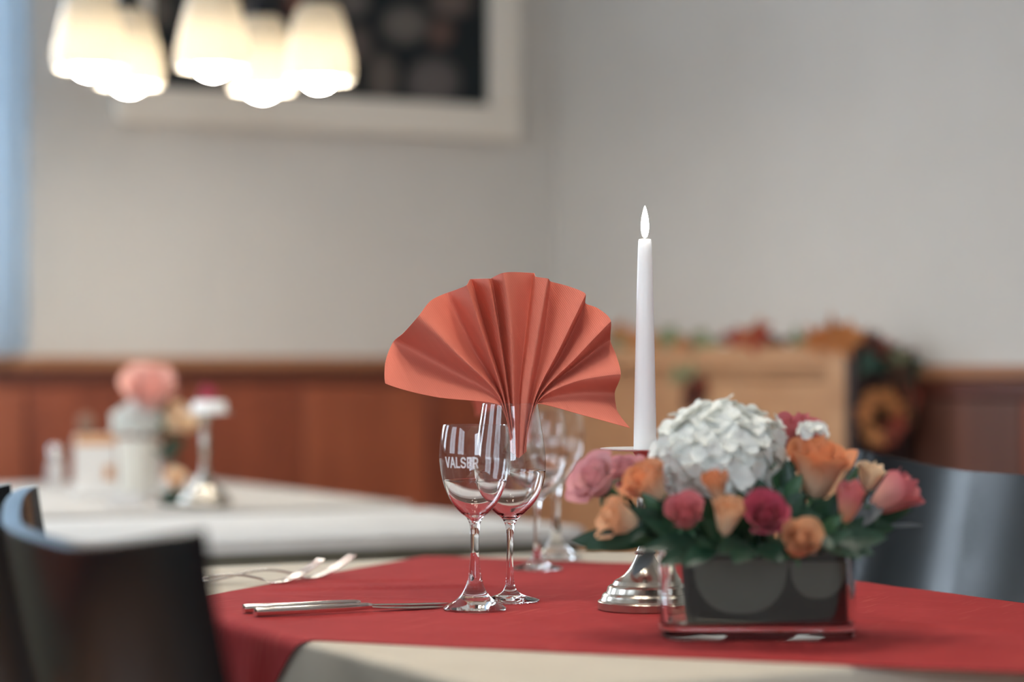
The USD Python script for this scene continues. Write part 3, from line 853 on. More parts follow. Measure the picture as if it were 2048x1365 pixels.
ctrl = np.array(ctrl)
su = np.arange(len(lines))
fine = PchipInterpolator(su, ctrl, axis=0)(np.linspace(0, len(lines) - 1, 9 * (len(lines) - 1) + 1))
nv_, nf_ = solid(fine, 0.0005)
nap = thing('fan_napkin', 'large sharp red-orange paper napkin folded into a fan in the front wine glass', 'napkin', pw)
part('paper_fan', (nv_, nf_), 'napkin_paper', nap, 35, world=True)
dup(nap, p3 + np.array([-0.017, 0.03, 0.0]), 130, 'blurred red-orange fan-folded napkin mostly hidden behind the sharp one')

# ------------------------------------------------------------------ cutlery


def rounded_bar(secs, n=14):
    """secs: (x, half width, half height, z centre): superelliptic sections along x"""
    g = np.arange(n) * 2 * np.pi / n
    P = []
    for x, w, h, zc_ in secs:
        cs, sn = np.cos(g), np.sin(g)
        P.append(np.stack([np.full(n, x), w * np.sign(cs) * np.abs(cs) ** 0.7, zc_ + h * np.sign(sn) * np.abs(sn) ** 0.7], -1))
    P = np.array(P)
    v, f = grid(P.transpose(1, 0, 2), close_u=True)
    return v, f


def knife(label, p, q):
    d = q - p
    L = np.linalg.norm(d[:2])
    t = thing('table_knife', label, 'knife', (p[0], p[1], TOP + 0.0008), math.degrees(math.atan2(d[1], d[0])), group=None)
    hz = 0.0046
    part('handle', rounded_bar([(0.0, 0.0005, 0.0005, hz), (0.0004, 0.0062, 0.0043, hz), (0.004, 0.0066, 0.0046, hz), (0.05, 0.0054, 0.0042, hz), (0.10, 0.0046, 0.0042, hz + 0.0006), (0.122, 0.0042, 0.0034, hz + 0.001), (0.128, 0.003, 0.0026, hz + 0.001), (0.129, 0.0003, 0.0003, hz + 0.001)], 16), 'steel', t, 60)
    part('blade', rounded_bar([(0.124, 0.002, 0.0016, hz), (0.130, 0.0034, 0.0014, hz - 0.0008), (0.145, 0.0062, 0.0011, hz - 0.002), (L * 0.8, 0.0085, 0.0009, hz - 0.0030), (L * 0.94, 0.007, 0.0008, hz - 0.0034), (L, 0.0006, 0.0005, hz - 0.0036)], 12), 'steel', t, 40)
    return t


knife('back steel table knife of the pair lying on the red cloth', on(487, 1228), on(897, 1210))
knife('front steel table knife of the pair lying on the red cloth', on(510, 1235), on(889, 1217))


def fork(label, head, ang_deg):
    """head: where the bowl touches the cloth; the fork points along ang"""
    t = thing('table_fork', label, 'fork', (head[0], head[1], TOP - 0.0010), ang_deg)
    L = 0.135
    xs = np.linspace(-L, -0.012, 24)
    s = (xs + L) / L
    zc_ = 0.003 + 0.015 * np.sin(np.pi * np.clip(s, 0, 1)) ** 1.2 * (0.35 + 0.65 * s)
    wv = np.interp(s, [0, 0.08, 0.3, 0.6, 0.85, 1.0], [0.0065, 0.0085, 0.0075, 0.0042, 0.0035, 0.0050])
    secs = [(xs[0] - 0.0008, 0.0005, 0.0004, zc_[0])] + [(x, w, 0.0016, z_) for x, w, z_ in zip(xs, wv, zc_)]
    part('handle', rounded_bar(secs, 12), 'steel', t, 60)

    def rise(x):
        return 0.0022 + np.where(x > 0, 8.2 * x ** 2 * (1 - 3.2 * x), 0.9 * np.abs(x) ** 1.3)
    xb = np.linspace(-0.0145, 0.017, 10)
    wb = np.interp(xb, [-0.0145, -0.006, 0.002, 0.017], [0.004, 0.0092, 0.0118, 0.0122])
    part('head', rounded_bar([(xb[0] - 0.001, 0.0008, 0.0006, float(rise(xb[0])) )] + [(x, w, 0.0013, float(rise(x))) for x, w in zip(xb, wb)] + [(0.0172, 0.004, 0.0005, float(rise(0.0172)))], 14), 'steel', t, 60)
    for k in range(4):
        y = (k - 1.5) * 0.0064
        xt = np.linspace(0.0165, 0.062, 12)
        v, f = rounded_bar([(x, float(np.interp(x, [0.0165, 0.05, 0.062], [0.0021, 0.0016, 0.0007])), 0.0011, float(rise(x))) for x in xt], 8)
        v = v + np.array([0, y, 0])
        part('tine', (v, f), 'steel', t, 60)
    return t


fork('nearer steel fork lying on the cream cloth, handle half hidden by the chair', on(545, 1170, 0.7485), R28)
fork('farther steel fork at the edge of the red cloth', on(613, 1160, 0.7485), R28 + 2)

# ------------------------------------------------------------------ candlesticks and candles


def candlestick(label, loc):
    t = thing('candlestick', label, 'candlestick', loc)
    s = 2.545 / F                                  # metres per photo pixel at the candle
    y0 = 1219
    base = [(0, 0), (92, 0), (95, 2), (95, 16), (93, 18), (90, 19), (88, 22), (86, 29), (82, 33), (78, 34), (77, 37), (75, 45), (70, 49), (66, 50), (64, 53), (61, 58), (53, 62), (42, 70), (32, 82), (25, 94), (20, 104), (17, 110)]
    part('foot', lathe([(r * s, z * s) for r, z in base] + [(0, 110 * s)], 64), 'silver', t, 28)
    stem = [(0, 108), (17, 109), (21, 112), (21, 115), (17, 117), (14, 124), (10, 131), (6, 135), (9, 140), (12, 146), (10, 152), (6, 156), (7, 164), (11, 176), (15, 195), (17, 215), (14, 235), (9, 250), (7, 258), (12, 263), (12, 268), (8, 272), (10, 282), (16, 292), (18, 300), (0, 301)]
    part('stem', lathe([(r * s, z * s) for r, z in stem], 40), 'silver', t, 35)
    socket = [(0, 300), (17, 300), (19, 306), (23, 312), (25, 317), (0, 317)]
    part('socket', lathe([(r * s, z * s) for r, z in socket], 36), 'silver', t, 35)
    dish = [(0, 317), (60, 317), (80, 318.5), (89, 320.5), (90, 322), (88, 322.5), (78, 320.8), (60, 319.8), (24, 319.5), (0, 319.5)]
    part('drip_dish', lathe([(r * s, z * s) for r, z in dish], 56), 'drip_dish', t, 30)
    return t


pc = on(1290, 1219)
cs = candlestick('silver candlestick with stepped round foot standing beside the glass flower vase', pc)
s_ = 2.545 / F
candle = thing('taper_candle', 'tall lit white taper candle in the foreground candlestick', 'candle', pc + np.array([0, 0, 319.6 * s_]))
pr = [(0, 0), (23.5, 0), (22.8, 8), (22.2, 60), (20.6, 140), (18.6, 230), (16.2, 330), (14.2, 400), (13.2, 416), (12.2, 420.5), (9.5, 421), (7, 419.5), (0, 418.5)]
part('wax_body', lathe([(r * s_, z * s_) for r, z in pr], 48), 'wax', candle, 40)
part('wick', tube([(0, 0, 417 * s_), (0.0002, 0, 424 * s_), (0.0007, 0, 431 * s_)], 0.0008, 8), 'wick', candle, 40)
fl = [(0, 423), (3.5, 425), (6.8, 434), (8.0, 446), (7.0, 460), (4.4, 474), (1.8, 484), (0, 488)]
part('flame', moved(lathe([(r * s_, z * s_) for r, z in smooth_profile(fl, 24)], 24), t=(0.0, 0, 0)), 'flame', candle, 60)

# ------------------------------------------------------------------ the flower arrangement
VX, VYf, VYb = 0.2315, 2.252, 2.352
VW, VD, VH = 0.183, 0.100, 0.084
vc = np.array([VX, (VYf + VYb) / 2, TOP])


def rrect(w, d, r, z, n=8):
    pts = []
    for cx, cy, s in ((w / 2 - r, d / 2 - r, 0), (-w / 2 + r, d / 2 - r, 90), (-w / 2 + r, -d / 2 + r, 180), (w / 2 - r, -d / 2 + r, 270)):
        for t in np.linspace(0, 90, n):
            g = math.radians(s + t)
            pts.append((cx + r * math.cos(g), cy + r * math.sin(g), z))
    return np.array(pts)


def ringloft(rings, cap0=True, cap1=True):
    """closed loft through rings with equal counts"""
    n = len(rings[0])
    v = np.vstack(rings)
    f = []
    for i in range(len(rings) - 1):
        for j in range(n):
            k2 = (j + 1) % n
            f += [(i * n + j, i * n + k2, (i + 1) * n + k2), (i * n + j, (i + 1) * n + k2, (i + 1) * n + j)]
    if cap0:
        v = np.vstack([v, rings[0].mean(0)]); c0 = len(v) - 1
        f += [(c0, (j + 1) % n, j) for j in range(n)]
    if cap1:
        v = np.vstack([v, rings[-1].mean(0)]); c1 = len(v) - 1
        b = (len(rings) - 1) * n
        f += [(c1, b + j, b + (j + 1) % n) for j in range(n)]
    return v, np.array(f)


vase = thing('glass_vase', 'low rectangular clear glass vase with a thick base, holding the roses', 'vase', vc)
rings = [rrect(VW - 0.006, VD - 0.006, 0.024, 0.0), rrect(VW - 0.001, VD - 0.001, 0.0265, 0.002), rrect(VW, VD, 0.027, 0.006), rrect(VW, VD, 0.027, VH - 0.001), rrect(VW - 0.001, VD - 0.001, 0.0265, VH),
         rrect(VW - 0.008, VD - 0.008, 0.023, VH), rrect(VW - 0.009, VD - 0.009, 0.0225, VH - 0.001), rrect(VW - 0.009, VD - 0.009, 0.0225, 0.016), rrect(VW - 0.016, VD - 0.016, 0.019, 0.0125)]
part('glass_body', ringloft(rings), 'vase_glass', vase, 40)
foam = thing('floral_foam', 'dark leaf-wrapped block of floral foam inside the low glass vase', 'floral foam', vc + np.array([0.008, 0, 0.0132]))
part('block', ringloft([rrect(0.148, VD - 0.024, 0.012, 0.0), rrect(0.150, VD - 0.022, 0.012, 0.004), rrect(0.150, VD - 0.022, 0.012, 0.062), rrect(0.146, VD - 0.026, 0.012, 0.066)]), 'foam_dark', foam, 40)
for cx, rx, zt, zb in ((-0.026, 0.045, 0.060, 0.012), (0.046, 0.026, 0.058, 0.026)):        # olive patches with rounded lower edges
    P = []
    for q in np.linspace(-1, 1, 22):
        lo = zt - (zt - zb) * max(0.0, 1 - abs(q) ** 2.6) ** 0.5
        P.append([(cx + rx * q, -(VD - 0.022) / 2 - 0.0012, zt + 0.002 - (zt + 0.002 - lo) * w_) for w_ in np.linspace(0, 1, 6)])
    part('leaf', solid(np.array(P), 0.0008), 'liner_leaf', foam, 40, label='olive patch with a rounded lower edge')

rng = np.random.default_rng(7)
FOAM_TOP = vc + np.array([0.008, 0, 0.072])


def petal_mesh(o, phi, H, R, rs, curl=1.0):
    nu, nv = 9, 8
    P = np.zeros((nu, nv, 3)); C = np.zeros((nu, nv))
    half = 1.45 - 0.55 * o
    off = rs.normal(0, 0.06)
    hh = H * (1.0 - 0.16 * o + rs.normal(0, 0.03))
    for i, uu in enumerate(np.linspace(-1, 1, nu)):
        for j, vv in enumerate(np.linspace(0, 1, nv)):
            wf = max(0.0, math.sin(math.pi * (0.16 + 0.60 * vv))) ** 0.7
            bulge = vv ** 0.55 * (1.22 - 0.50 * vv) if o < 0.45 else vv ** 0.55 * (1.02 + 0.06 * vv)
            r = R * (0.16 + 0.84 * o) * (0.22 + 0.78 * bulge)
            r += R * 0.34 * curl * max(0.0, o - 0.25) * vv ** 5 * (1.0 + 0.4 * (1 - abs(uu)))
            r *= 1 + 0.05 * uu * uu
            an = phi + uu * half * wf
            z_ = hh * vv * (1 - 0.20 * uu * uu * vv) - R * 0.22 * curl * max(0.0, o - 0.3) * vv ** 6 * (1 - 0.4 * uu * uu)
            z_ += 0.012 * H * math.sin(5 * uu + phi * 3) * vv
            P[i, j] = (r * math.cos(an + off), r * math.sin(an + off), z_)
            C[i, j] = vv
    return P, C


def rose(label, centre, axis, R, H, tip, base, npet=14, curl=1.0, stem_to=None, seed=0, open_=1.0, name='rose', group=None, sepals=True):
    rs = np.random.default_rng(seed)
    axis = np.asarray(axis, float); axis = axis / np.linalg.norm(axis)
    M = axes(axis, rs.uniform(0, 6))
    root = np.asarray(centre, float) - axis * H * 0.52
    t = thing(name, label, 'rose', root, group=group)
    tip, base = np.array(tip), np.array(base)
    for k_ in range(npet):
        o_ = (k_ / (npet - 1)) ** 0.85 * open_
        P, C = petal_mesh(o_, k_ * 2.39996 + rs.normal(0, 0.12), H, R, rs, curl)
        v, f = grid(P)
        col = base + (tip - base) * np.clip(C.reshape(-1, 1) * 1.15 - 0.1 + rs.normal(0, 0.07), 0, 1) ** 1.2
        col = np.clip(col * (1 + rs.normal(0, 0.05)), 0, 0.9)
        part('petal', (v @ M.T, f), 'petal_tinted', t, True, tint=col)
    cup = lathe(smooth_profile([(0, -R * 0.42), (R * 0.14, -R * 0.38), (R * 0.26, -R * 0.16), (R * 0.30, 0.0), (R * 0.2, R * 0.06), (0, R * 0.06)], 14), 14)
    cx = part('calyx', moved(cup, M), 'leaf_fresh', t, 50)
    if sepals:
        for k_ in range(5):
            an = k_ * 2 * math.pi / 5
            P = []
            for q in np.linspace(0, 1, 7):
                w_ = R * 0.17 * (1 - q) ** 0.7
                r_, z_ = R * (0.24 + 0.62 * q), R * (0.0 + 0.35 * q - 0.55 * q * q)
                P.append([(r_ * math.cos(an) - e * w_ * math.sin(an), r_ * math.sin(an) + e * w_ * math.cos(an), z_ - abs(e) * 0.0005) for e in (-1, 0, 1)])
            part('sepal', moved(grid(np.array(P)), M), 'leaf_fresh', cx, 50)
    if stem_to is not None:
        a_ = np.zeros(3) - axis * R * 0.38
        b_ = np.asarray(stem_to, float) - root
        q = np.linspace(0, 1, 10)[:, None]
        midp = a_ - axis * np.linalg.norm(b_ - a_) * 0.4
        if root[1] < 3.0:
            midp[2] = max(midp[2], TOP + 0.112 - root[2])      # the stems bend up over the vase rim
        part('stem', tube((1 - q) ** 2 * a_ + 2 * q * (1 - q) * midp + q ** 2 * b_, 0.0022, 8), 'leaf_green', t, 50)
    return t


PINK, ROSE_P, MAG = (0.62, 0.17, 0.19), (0.68, 0.30, 0.32), (0.50, 0.075, 0.13)
PEACH, ORANGE, CREAM = (0.80, 0.44, 0.24), (0.78, 0.31, 0.14), (0.86, 0.67, 0.46)
PALE = (0.80, 0.50, 0.46)
PXM = 2.30 / F


def stem_pt(x, y):
    return FOAM_TOP + np.array([x, y, -0.008])


ROSES = [  # label, px, py, depth, axis, R px, H px, tip, base, petals, curl, open
    ('pale pink open rose at the far left of the bouquet, under the candle dish', 1190, 958, 2.30, (-0.55, -0.45, 0.55), 50, 74, ROSE_P, PALE, 16, 1.2, 1.0),
    ('pink rose with upright petals in front of the candle foot dish', 1250, 946, 2.34, (-0.15, -0.25, 0.95), 44, 76, ROSE_P, PALE, 14, 0.7, 0.95),
    ('orange and peach rose right of the two left pink roses', 1294, 968, 2.27, (-0.55, -0.35, 0.75), 46, 92, ORANGE, CREAM, 15, 0.8, 0.95),
    ('peach rose at the lower left, above the drooping dark leaf', 1236, 1040, 2.25, (-0.85, -0.35, 0.30), 44, 88, PEACH, CREAM, 14, 1.0, 0.95),
    ('small pink rose below the left side of the white hydrangea', 1370, 1028, 2.22, (-0.15, -0.70, 0.65), 40, 72, PINK, (0.66, 0.24, 0.20), 15, 0.6, 0.95),
    ('slim orange rosebud in front of the white hydrangea', 1433, 968, 2.24, (-0.20, -0.35, 0.90), 27, 72, ORANGE, CREAM, 11, 0.5, 0.9),
    ('peach-orange rose directly below the slim orange rosebud', 1455, 1030, 2.21, (0.12, -0.45, 0.85), 35, 92, PEACH, CREAM, 13, 0.6, 0.9),
    ('deep magenta rose facing the viewer at the middle of the bouquet', 1531, 1030, 2.20, (0.0, -0.85, 0.50), 46, 78, MAG, (0.60, 0.14, 0.14), 17, 0.5, 1.0),
    ('peach-orange rose hanging lowest over the vase rim', 1600, 1082, 2.19, (0.15, -0.75, 0.60), 42, 86, PEACH, (0.74, 0.34, 0.15), 15, 0.6, 0.95),
    ('tall pink rose behind the right side of the white hydrangea', 1594, 872, 2.37, (0.10, -0.25, 0.95), 54, 104, PINK, (0.68, 0.26, 0.22), 15, 0.5, 0.95),
    ('largest open peach and orange rose right of the hydrangea', 1640, 934, 2.29, (0.12, -0.30, 0.93), 60, 128, ORANGE, CREAM, 18, 0.8, 0.95),
    ('pink rosebud with a peach lower part, right of the lowest peach rose', 1700, 1002, 2.24, (0.18, -0.30, 0.95), 35, 92, PINK, PEACH, 13, 0.3, 0.85),
    ('small cream peach rose peeping between the two right pink roses', 1742, 950, 2.31, (0.20, -0.20, 0.95), 30, 62, CREAM, CREAM, 12, 0.8, 0.95),
    ('large pink rosebud leaning out at the far right of the bouquet', 1790, 988, 2.27, (0.80, -0.20, 0.60), 47, 108, PINK, (0.74, 0.40, 0.32), 14, 0.35, 0.9),
]
for i, (lb, px, py, Y, ax, R, H, tp, bs, npet, curl, op) in enumerate(ROSES):
    ax = np.array(ax)
    c_ = at(px, py, Y)
    rose(lb, c_, ax, R * Y / F * 0.95, H * Y / F, tp, bs, npet, curl, stem_pt(np.clip((px - 1518) / 4400, -0.055, 0.05), (Y - 2.3) * 0.25), 100 + i, op)

# the white hydrangea head


def hydrangea(label, centre, rx, ry, rz, n, seed, stem_to, fl=0.0125, mname='hydrangea_white', clip=-0.35):
    rs = np.random.default_rng(seed)
    t = thing('hydrangea', label, 'hydrangea', centre)
    k_ = 0
    for i in range(n):
        zq = 1 - (1 - clip) * (i + 0.5) / n
        an = i * 2.39996
        q = np.array([math.sqrt(max(0, 1 - zq * zq)) * math.cos(an), math.sqrt(max(0, 1 - zq * zq)) * math.sin(an), zq])
        bump = 1.0 + rs.normal(0, 0.055)
        pos = q * np.array([rx, ry, rz]) * bump
        nrm = q / np.array([rx, ry, rz]); nrm /= np.linalg.norm(nrm)
        nrm = nrm + rs.normal(0, 0.28, 3); nrm /= np.linalg.norm(nrm)
        M = axes(nrm, rs.uniform(0, 6.28))
        vs, fs, cnt = [], [], 0
        sz = fl * rs.uniform(0.85, 1.2)
        for p_ in range(4):
            g0 = p_ * math.pi / 2
            G = []
            for uq in np.linspace(-1, 1, 5):
                row = []
                for vq in np.linspace(0.05, 1, 4):
                    w_ = 0.62 * math.sin(math.pi * (0.15 + 0.68 * vq)) * sz
                    r_ = vq * sz * (1 - 0.16 * uq * uq * vq)
                    zq2 = sz * (0.25 * vq * vq * (1 if (p_ + i) % 3 else -0.2) + 0.10 * uq * uq - 0.02 * p_)
                    x_, y_ = r_, uq * w_
                    row.append((x_ * math.cos(g0) - y_ * math.sin(g0), x_ * math.sin(g0) + y_ * math.cos(g0), zq2))
                G.append(row)
            v, f = grid(np.array(G))
            vs.append(v); fs.append(f + cnt); cnt += len(v)
        part('floret', (np.vstack(vs) @ M.T + pos, np.vstack(fs)), mname, t, 50)
    core = trimesh.creation.icosphere(3, 1.0)
    v = np.array(core.vertices) * np.array([rx, ry, rz]) * 0.88
    v[:, 2] = np.maximum(v[:, 2], clip * rz * 0.8)
    part('flower_core', (v, np.array(core.faces)), mname, t, 60)
    b_ = np.asarray(stem_to) - centre
    part('stem', tube([(0, 0, clip * rz * 0.75), b_ * 0.5 + np.array([0, 0, -0.005]), b_], 0.003, 8), 'leaf_green', t, 50)
    return t


hc = at(1440, 915, 2.335)
hydrangea('large white hydrangea head crowning the bouquet in the low glass vase', hc, 0.060, 0.052, 0.050, 240, 3, stem_pt(-0.02, 0.01), 0.0105, clip=-0.85)
hydrangea('tiny white floret cluster peeping out above the largest peach rose', at(1622, 868, 2.33), 0.011, 0.011, 0.009, 9, 4, stem_pt(0.03, 0.01), 0.0085, clip=0.0)

# foliage


def leaf_mesh(L, Wd, bend=0.25, fold=0.25, n=12, tipk=0.9):
    """leaf from the origin along +x, blade facing +z"""
    P = []
    for q in np.linspace(0, 1, n):
        w_ = Wd * 0.5 * (math.sin(math.pi * min(1.0, q ** tipk)) ** 0.75 if 0 < q < 1 else 0.02)
        zc_ = -bend * L * q * q
        P.append([(L * q, e * w_, zc_ + abs(e) * w_ * fold) for e in (-1, -0.5, 0, 0.5, 1)])
    return grid(np.array(P))


def place_leaf(m, p, q, face):
    """leaf's +x from p towards q; its upper side towards face"""
    x = q - p; x = x / np.linalg.norm(x)
    z_ = np.asarray(face, float) - x * (np.asarray(face, float) @ x); z_ /= np.linalg.norm(z_)
    y = np.cross(z_, x)
    v, f = m
    return v @ np.stack([x, y, z_], 1).T + p, f


def sprig(label, leaves, mname='leaf_green', base=None):
    """leaves: (px0, py0, px1, py1, Y0, Y1, width px, face, material)"""
    l0 = leaves[0]
    root = at(l0[0], l0[1], l0[4])
    t = thing('leaf_sprig', label, 'foliage', root)
    for (x0, y0, x1, y1, Y0, Y1, wpx, face, mm_) in leaves:
        p, q = at(x0, y0, Y0), at(x1, y1, Y1)
        L = np.linalg.norm(q - p)
        part('leaf', place_leaf(leaf_mesh(L, wpx * Y0 / F, 0.12, 0.22), p, q, face), mm_ or mname, t, 60, world=True)
        part('stem', tube([p + (p - q) / L * 0.0, p * 0.5 + (base if base is not None else FOAM_TOP) * 0.5 + np.array([0, 0, 0.004]), (base if base is not None else FOAM_TOP)], 0.0013, 6), 'leaf_green', t, 50, world=True)
    return t


UPF = (0.0, -0.75, 0.65)
LF = (-0.3, -0.7, 0.6)
RF = (0.3, -0.7, 0.6)
SPRIGS = [
    ('broad dark leaf sprig reaching furthest left, drooping beside the candlestick', [(1325, 1075, 1140, 1078, 2.27, 2.28, 56, (0, -0.95, 0.3), None), (1300, 1050, 1170, 1095, 2.25, 2.24, 50, (0, -0.9, 0.45), None)]),
    ('single grey-green leaf hanging before the candlestick stem', [(1310, 1100, 1262, 1150, 2.28, 2.27, 34, (-0.5, -0.8, 0.3), 'leaf_grey')]),
    ('dark leaf sprig under the two left peach roses', [(1380, 1090, 1270, 1010, 2.26, 2.24, 50, LF, None), (1390, 1095, 1300, 1040, 2.24, 2.22, 44, LF, None), (1370, 1085, 1215, 1060, 2.27, 2.27, 44, LF, 'leaf_fresh')]),
    ('dark leaf sprig over the left vase rim below the small pink rose', [(1420, 1095, 1320, 1120, 2.22, 2.19, 52, UPF, None), (1430, 1090, 1370, 1125, 2.21, 2.18, 48, UPF, None), (1400, 1080, 1290, 1090, 2.23, 2.21, 44, UPF, None)]),
    ('fresh green leaf sprig between the left pink roses and the small pink rose', [(1350, 1060, 1285, 985, 2.26, 2.25, 34, LF, 'leaf_fresh'), (1360, 1060, 1320, 1000, 2.26, 2.25, 32, UPF, None), (1345, 1080, 1330, 1015, 2.23, 2.22, 26, UPF, None)]),
    ('dark leaf sprig between the small pink rose and the peach-orange pair', [(1430, 1085, 1405, 1000, 2.24, 2.22, 44, UPF, None), (1440, 1090, 1415, 1040, 2.22, 2.20, 44, UPF, None), (1425, 1090, 1400, 1085, 2.21, 2.19, 40, UPF, None)]),
    ('dark leaf sprig below the hydrangea and behind the magenta rose', [(1520, 1060, 1560, 975, 2.27, 2.26, 50, UPF, None), (1500, 1060, 1480, 985, 2.27, 2.25, 50, UPF, None), (1550, 1060, 1600, 985, 2.27, 2.25, 54, UPF, None), (1530, 1050, 1520, 960, 2.28, 2.27, 56, UPF, None)]),
    ('dark leaf sprig over the vase rim below the magenta rose', [(1500, 1095, 1470, 1120, 2.20, 2.17, 50, UPF, None), (1520, 1090, 1560, 1118, 2.20, 2.17, 50, UPF, None), (1490, 1085, 1440, 1100, 2.21, 2.18, 50, UPF, None)]),
    ('upright dark leaves beside the hydrangea under the tall pink rose', [(1575, 1000, 1548, 925, 2.30, 2.30, 36, UPF, 'leaf_fresh'), (1580, 1000, 1575, 920, 2.29, 2.29, 34, UPF, None), (1570, 1010, 1600, 950, 2.29, 2.28, 34, UPF, 'leaf_fresh')]),
    ('long green leaf sprig rising between the largest peach rose and the right rosebud', [(1660, 1040, 1715, 930, 2.28, 2.28, 30, UPF, 'leaf_fresh'), (1650, 1050, 1690, 975, 2.27, 2.26, 40, UPF, None), (1630, 1060, 1655, 1000, 2.25, 2.23, 44, UPF, None), (1600, 1050, 1640, 1030, 2.25, 2.22, 40, UPF, None)]),
    ('fresh green leaf sprig between the lowest peach rose and the right rosebud', [(1620, 1095, 1680, 1030, 2.22, 2.20, 34, RF, 'leaf_fresh'), (1640, 1095, 1700, 1060, 2.21, 2.19, 36, RF, None), (1620, 1080, 1665, 1090, 2.20, 2.18, 40, UPF, None)]),
    ('broad dark leaf sprig over the right vase rim', [(1650, 1090, 1772, 1068, 2.22, 2.21, 56, RF, None), (1650, 1095, 1745, 1100, 2.22, 2.20, 50, RF, None), (1640, 1085, 1720, 1110, 2.21, 2.18, 44, RF, None)]),
    ('dark leaf sprig below the large right pink rosebud', [(1680, 1060, 1825, 1010, 2.27, 2.28, 48, RF, None), (1690, 1060, 1790, 1050, 2.26, 2.26, 52, RF, None), (1700, 1050, 1765, 1010, 2.27, 2.26, 44, RF, 'leaf_grey')]),
    ('thin pale leaf sprig arching out at the right of the bouquet', [(1760, 1055, 1850, 1045, 2.28, 2.29, 12, RF, 'leaf_grey')]),
    ('dark inner leaf sprig filling the heart of the bouquet below the left of the hydrangea', [(1470, 1070, 1380, 985, 2.29, 2.28, 56, UPF, None), (1480, 1070, 1330, 1010, 2.29, 2.28, 56, UPF, None), (1400, 1080, 1340, 1060, 2.27, 2.24, 56, UPF, None), (1480, 1060, 1440, 985, 2.28, 2.27, 54, UPF, None), (1420, 1075, 1310, 980, 2.31, 2.31, 50, UPF, None)]),
    ('dark leaf sprig behind the stems under the magenta rose', [(1530, 1100, 1480, 1040, 2.29, 2.29, 60, UPF, None), (1500, 1105, 1520, 1045, 2.30, 2.31, 60, UPF, None), (1440, 1100, 1500, 1060, 2.31, 2.32, 60, UPF, None), (1380, 1100, 1430, 1050, 2.30, 2.31, 60, UPF, None), (1560, 1105, 1500, 1075, 2.32, 2.32, 50, UPF, None), (1410, 1105, 1390, 1040, 2.32, 2.33, 56, UPF, None)]),
    ('dark leaf sprig low behind the largest peach rose', [(1640, 1095, 1620, 1010, 2.31, 2.32, 60, UPF, None), (1600, 1095, 1640, 1020, 2.31, 2.33, 60, UPF, None), (1640, 1085, 1680, 1010, 2.31, 2.33, 60, UPF, None), (1590, 1090, 1570, 1010, 2.32, 2.33, 60, UPF, None), (1660, 1090, 1720, 1020, 2.31, 2.32, 56, RF, None)]),
    ('dark inner leaf sprig filling the heart of the bouquet below the largest peach rose', [(1570, 1070, 1650, 1000, 2.29, 2.28, 56, UPF, None), (1600, 1070, 1700, 1040, 2.28, 2.26, 56, UPF, None), (1580, 1075, 1620, 1020, 2.26, 2.24, 56, UPF, None), (1560, 1080, 1545, 1090, 2.23, 2.20, 52, UPF, None), (1640, 1060, 1730, 1000, 2.30, 2.30, 50, RF, None)]),
]
for lb, lv in SPRIGS:
    b_ = FOAM_TOP + np.array([float(np.clip((lv[0][0] - 1518) / 5200, -0.05, 0.05)), 0, -0.004])
    sprig(lb, lv, base=b_)

# ------------------------------------------------------------------ things on the far table
cs2p = on(410, 1013)
dup(cs, cs2p, 0, 'blurred silver candlestick with a broad low candle stub on the far table')

stub = thing('candle_stub', 'blurred broad low white candle stub on the dish of the far candlestick', 'candle', cs2p + np.array([0.008, 0, 320.2 * s_]))
part('wax_body', lathe([(0, 0), (0.030, 0), (0.031, 0.002), (0.0305, 0.018), (0.028, 0.021), (0.02, 0.0195), (0, 0.019)], 36), 'wax', stub, 40)
part('wick', tube([(0, 0, 0.019), (0.0005, 0, 0.024), (0.001, 0, 0.028)], 0.0008, 6), 'wick', stub, 40)

card = thing('menu_card', 'blurred white menu card with orange head standing left of the far flowers', 'menu card', on(190, 990))
cx0 = on(190, 990)
hw, hh_, ca, sa = 0.041, 0.118, math.cos(0.25), math.sin(0.25)


def slab(x0, x1, z0, z1, y0, y1):
    v, f = box(x0, x1, y0, y1, z0, z1, 0.0008)
    return np.stack([v[:, 0] * ca - v[:, 1] * sa, v[:, 0] * sa + v[:, 1] * ca, v[:, 2]], 1), f


part('card', slab(-hw, hw, 0.012, hh_, -0.0015, 0.0015), 'card_white', card, False)
part('header_band', slab(-hw + 0.004, hw, hh_ - 0.020, hh_ - 0.002, -0.0024, -0.0012), 'card_orange', card, False, label='orange header band')
part('emblem', slab(0.018, 0.036, 0.030, 0.056, -0.0024, -0.0012), 'card_orange', card, False, label='orange emblem patch')
part('holder', slab(-hw - 0.004, hw + 0.004, 0.0, 0.014, -0.02, 0.02), 'white_plastic', card, False)

shp = [(0, 0), (0.017, 0), (0.019, 0.003), (0.019, 0.03), (0.016, 0.045), (0.012, 0.055)]
salt = thing('salt_shaker', 'blurred small white salt shaker with rounded metal cap, leftmost on the far table', 'salt shaker', on(112, 972))
part('body', lathe(shp + [(0, 0.055)], 28), 'salt_white', salt, 40)
part('cap', lathe(smooth_profile([(0.0125, 0.054), (0.0165, 0.056), (0.0175, 0.066), (0.015, 0.078), (0.008, 0.085), (0, 0.087)], 16), 28), 'steel', salt, 50)
pep = thing('pepper_mill', 'blurred brown pepper mill with round head behind the menu card', 'pepper mill', on(172, 968))
part('body', lathe(smooth_profile([(0, 0), (0.022, 0.0), (0.0225, 0.01), (0.017, 0.05), (0.015, 0.08), (0.018, 0.098), (0.012, 0.104), (0, 0.105)], 24), 28), 'pepper_wood', pep, 45)
part('head', lathe(smooth_profile([(0, 0.104), (0.010, 0.105), (0.018, 0.118), (0.019, 0.130), (0.013, 0.144), (0.004, 0.150), (0, 0.151)], 20), 28), 'pepper_wood', pep, 50)

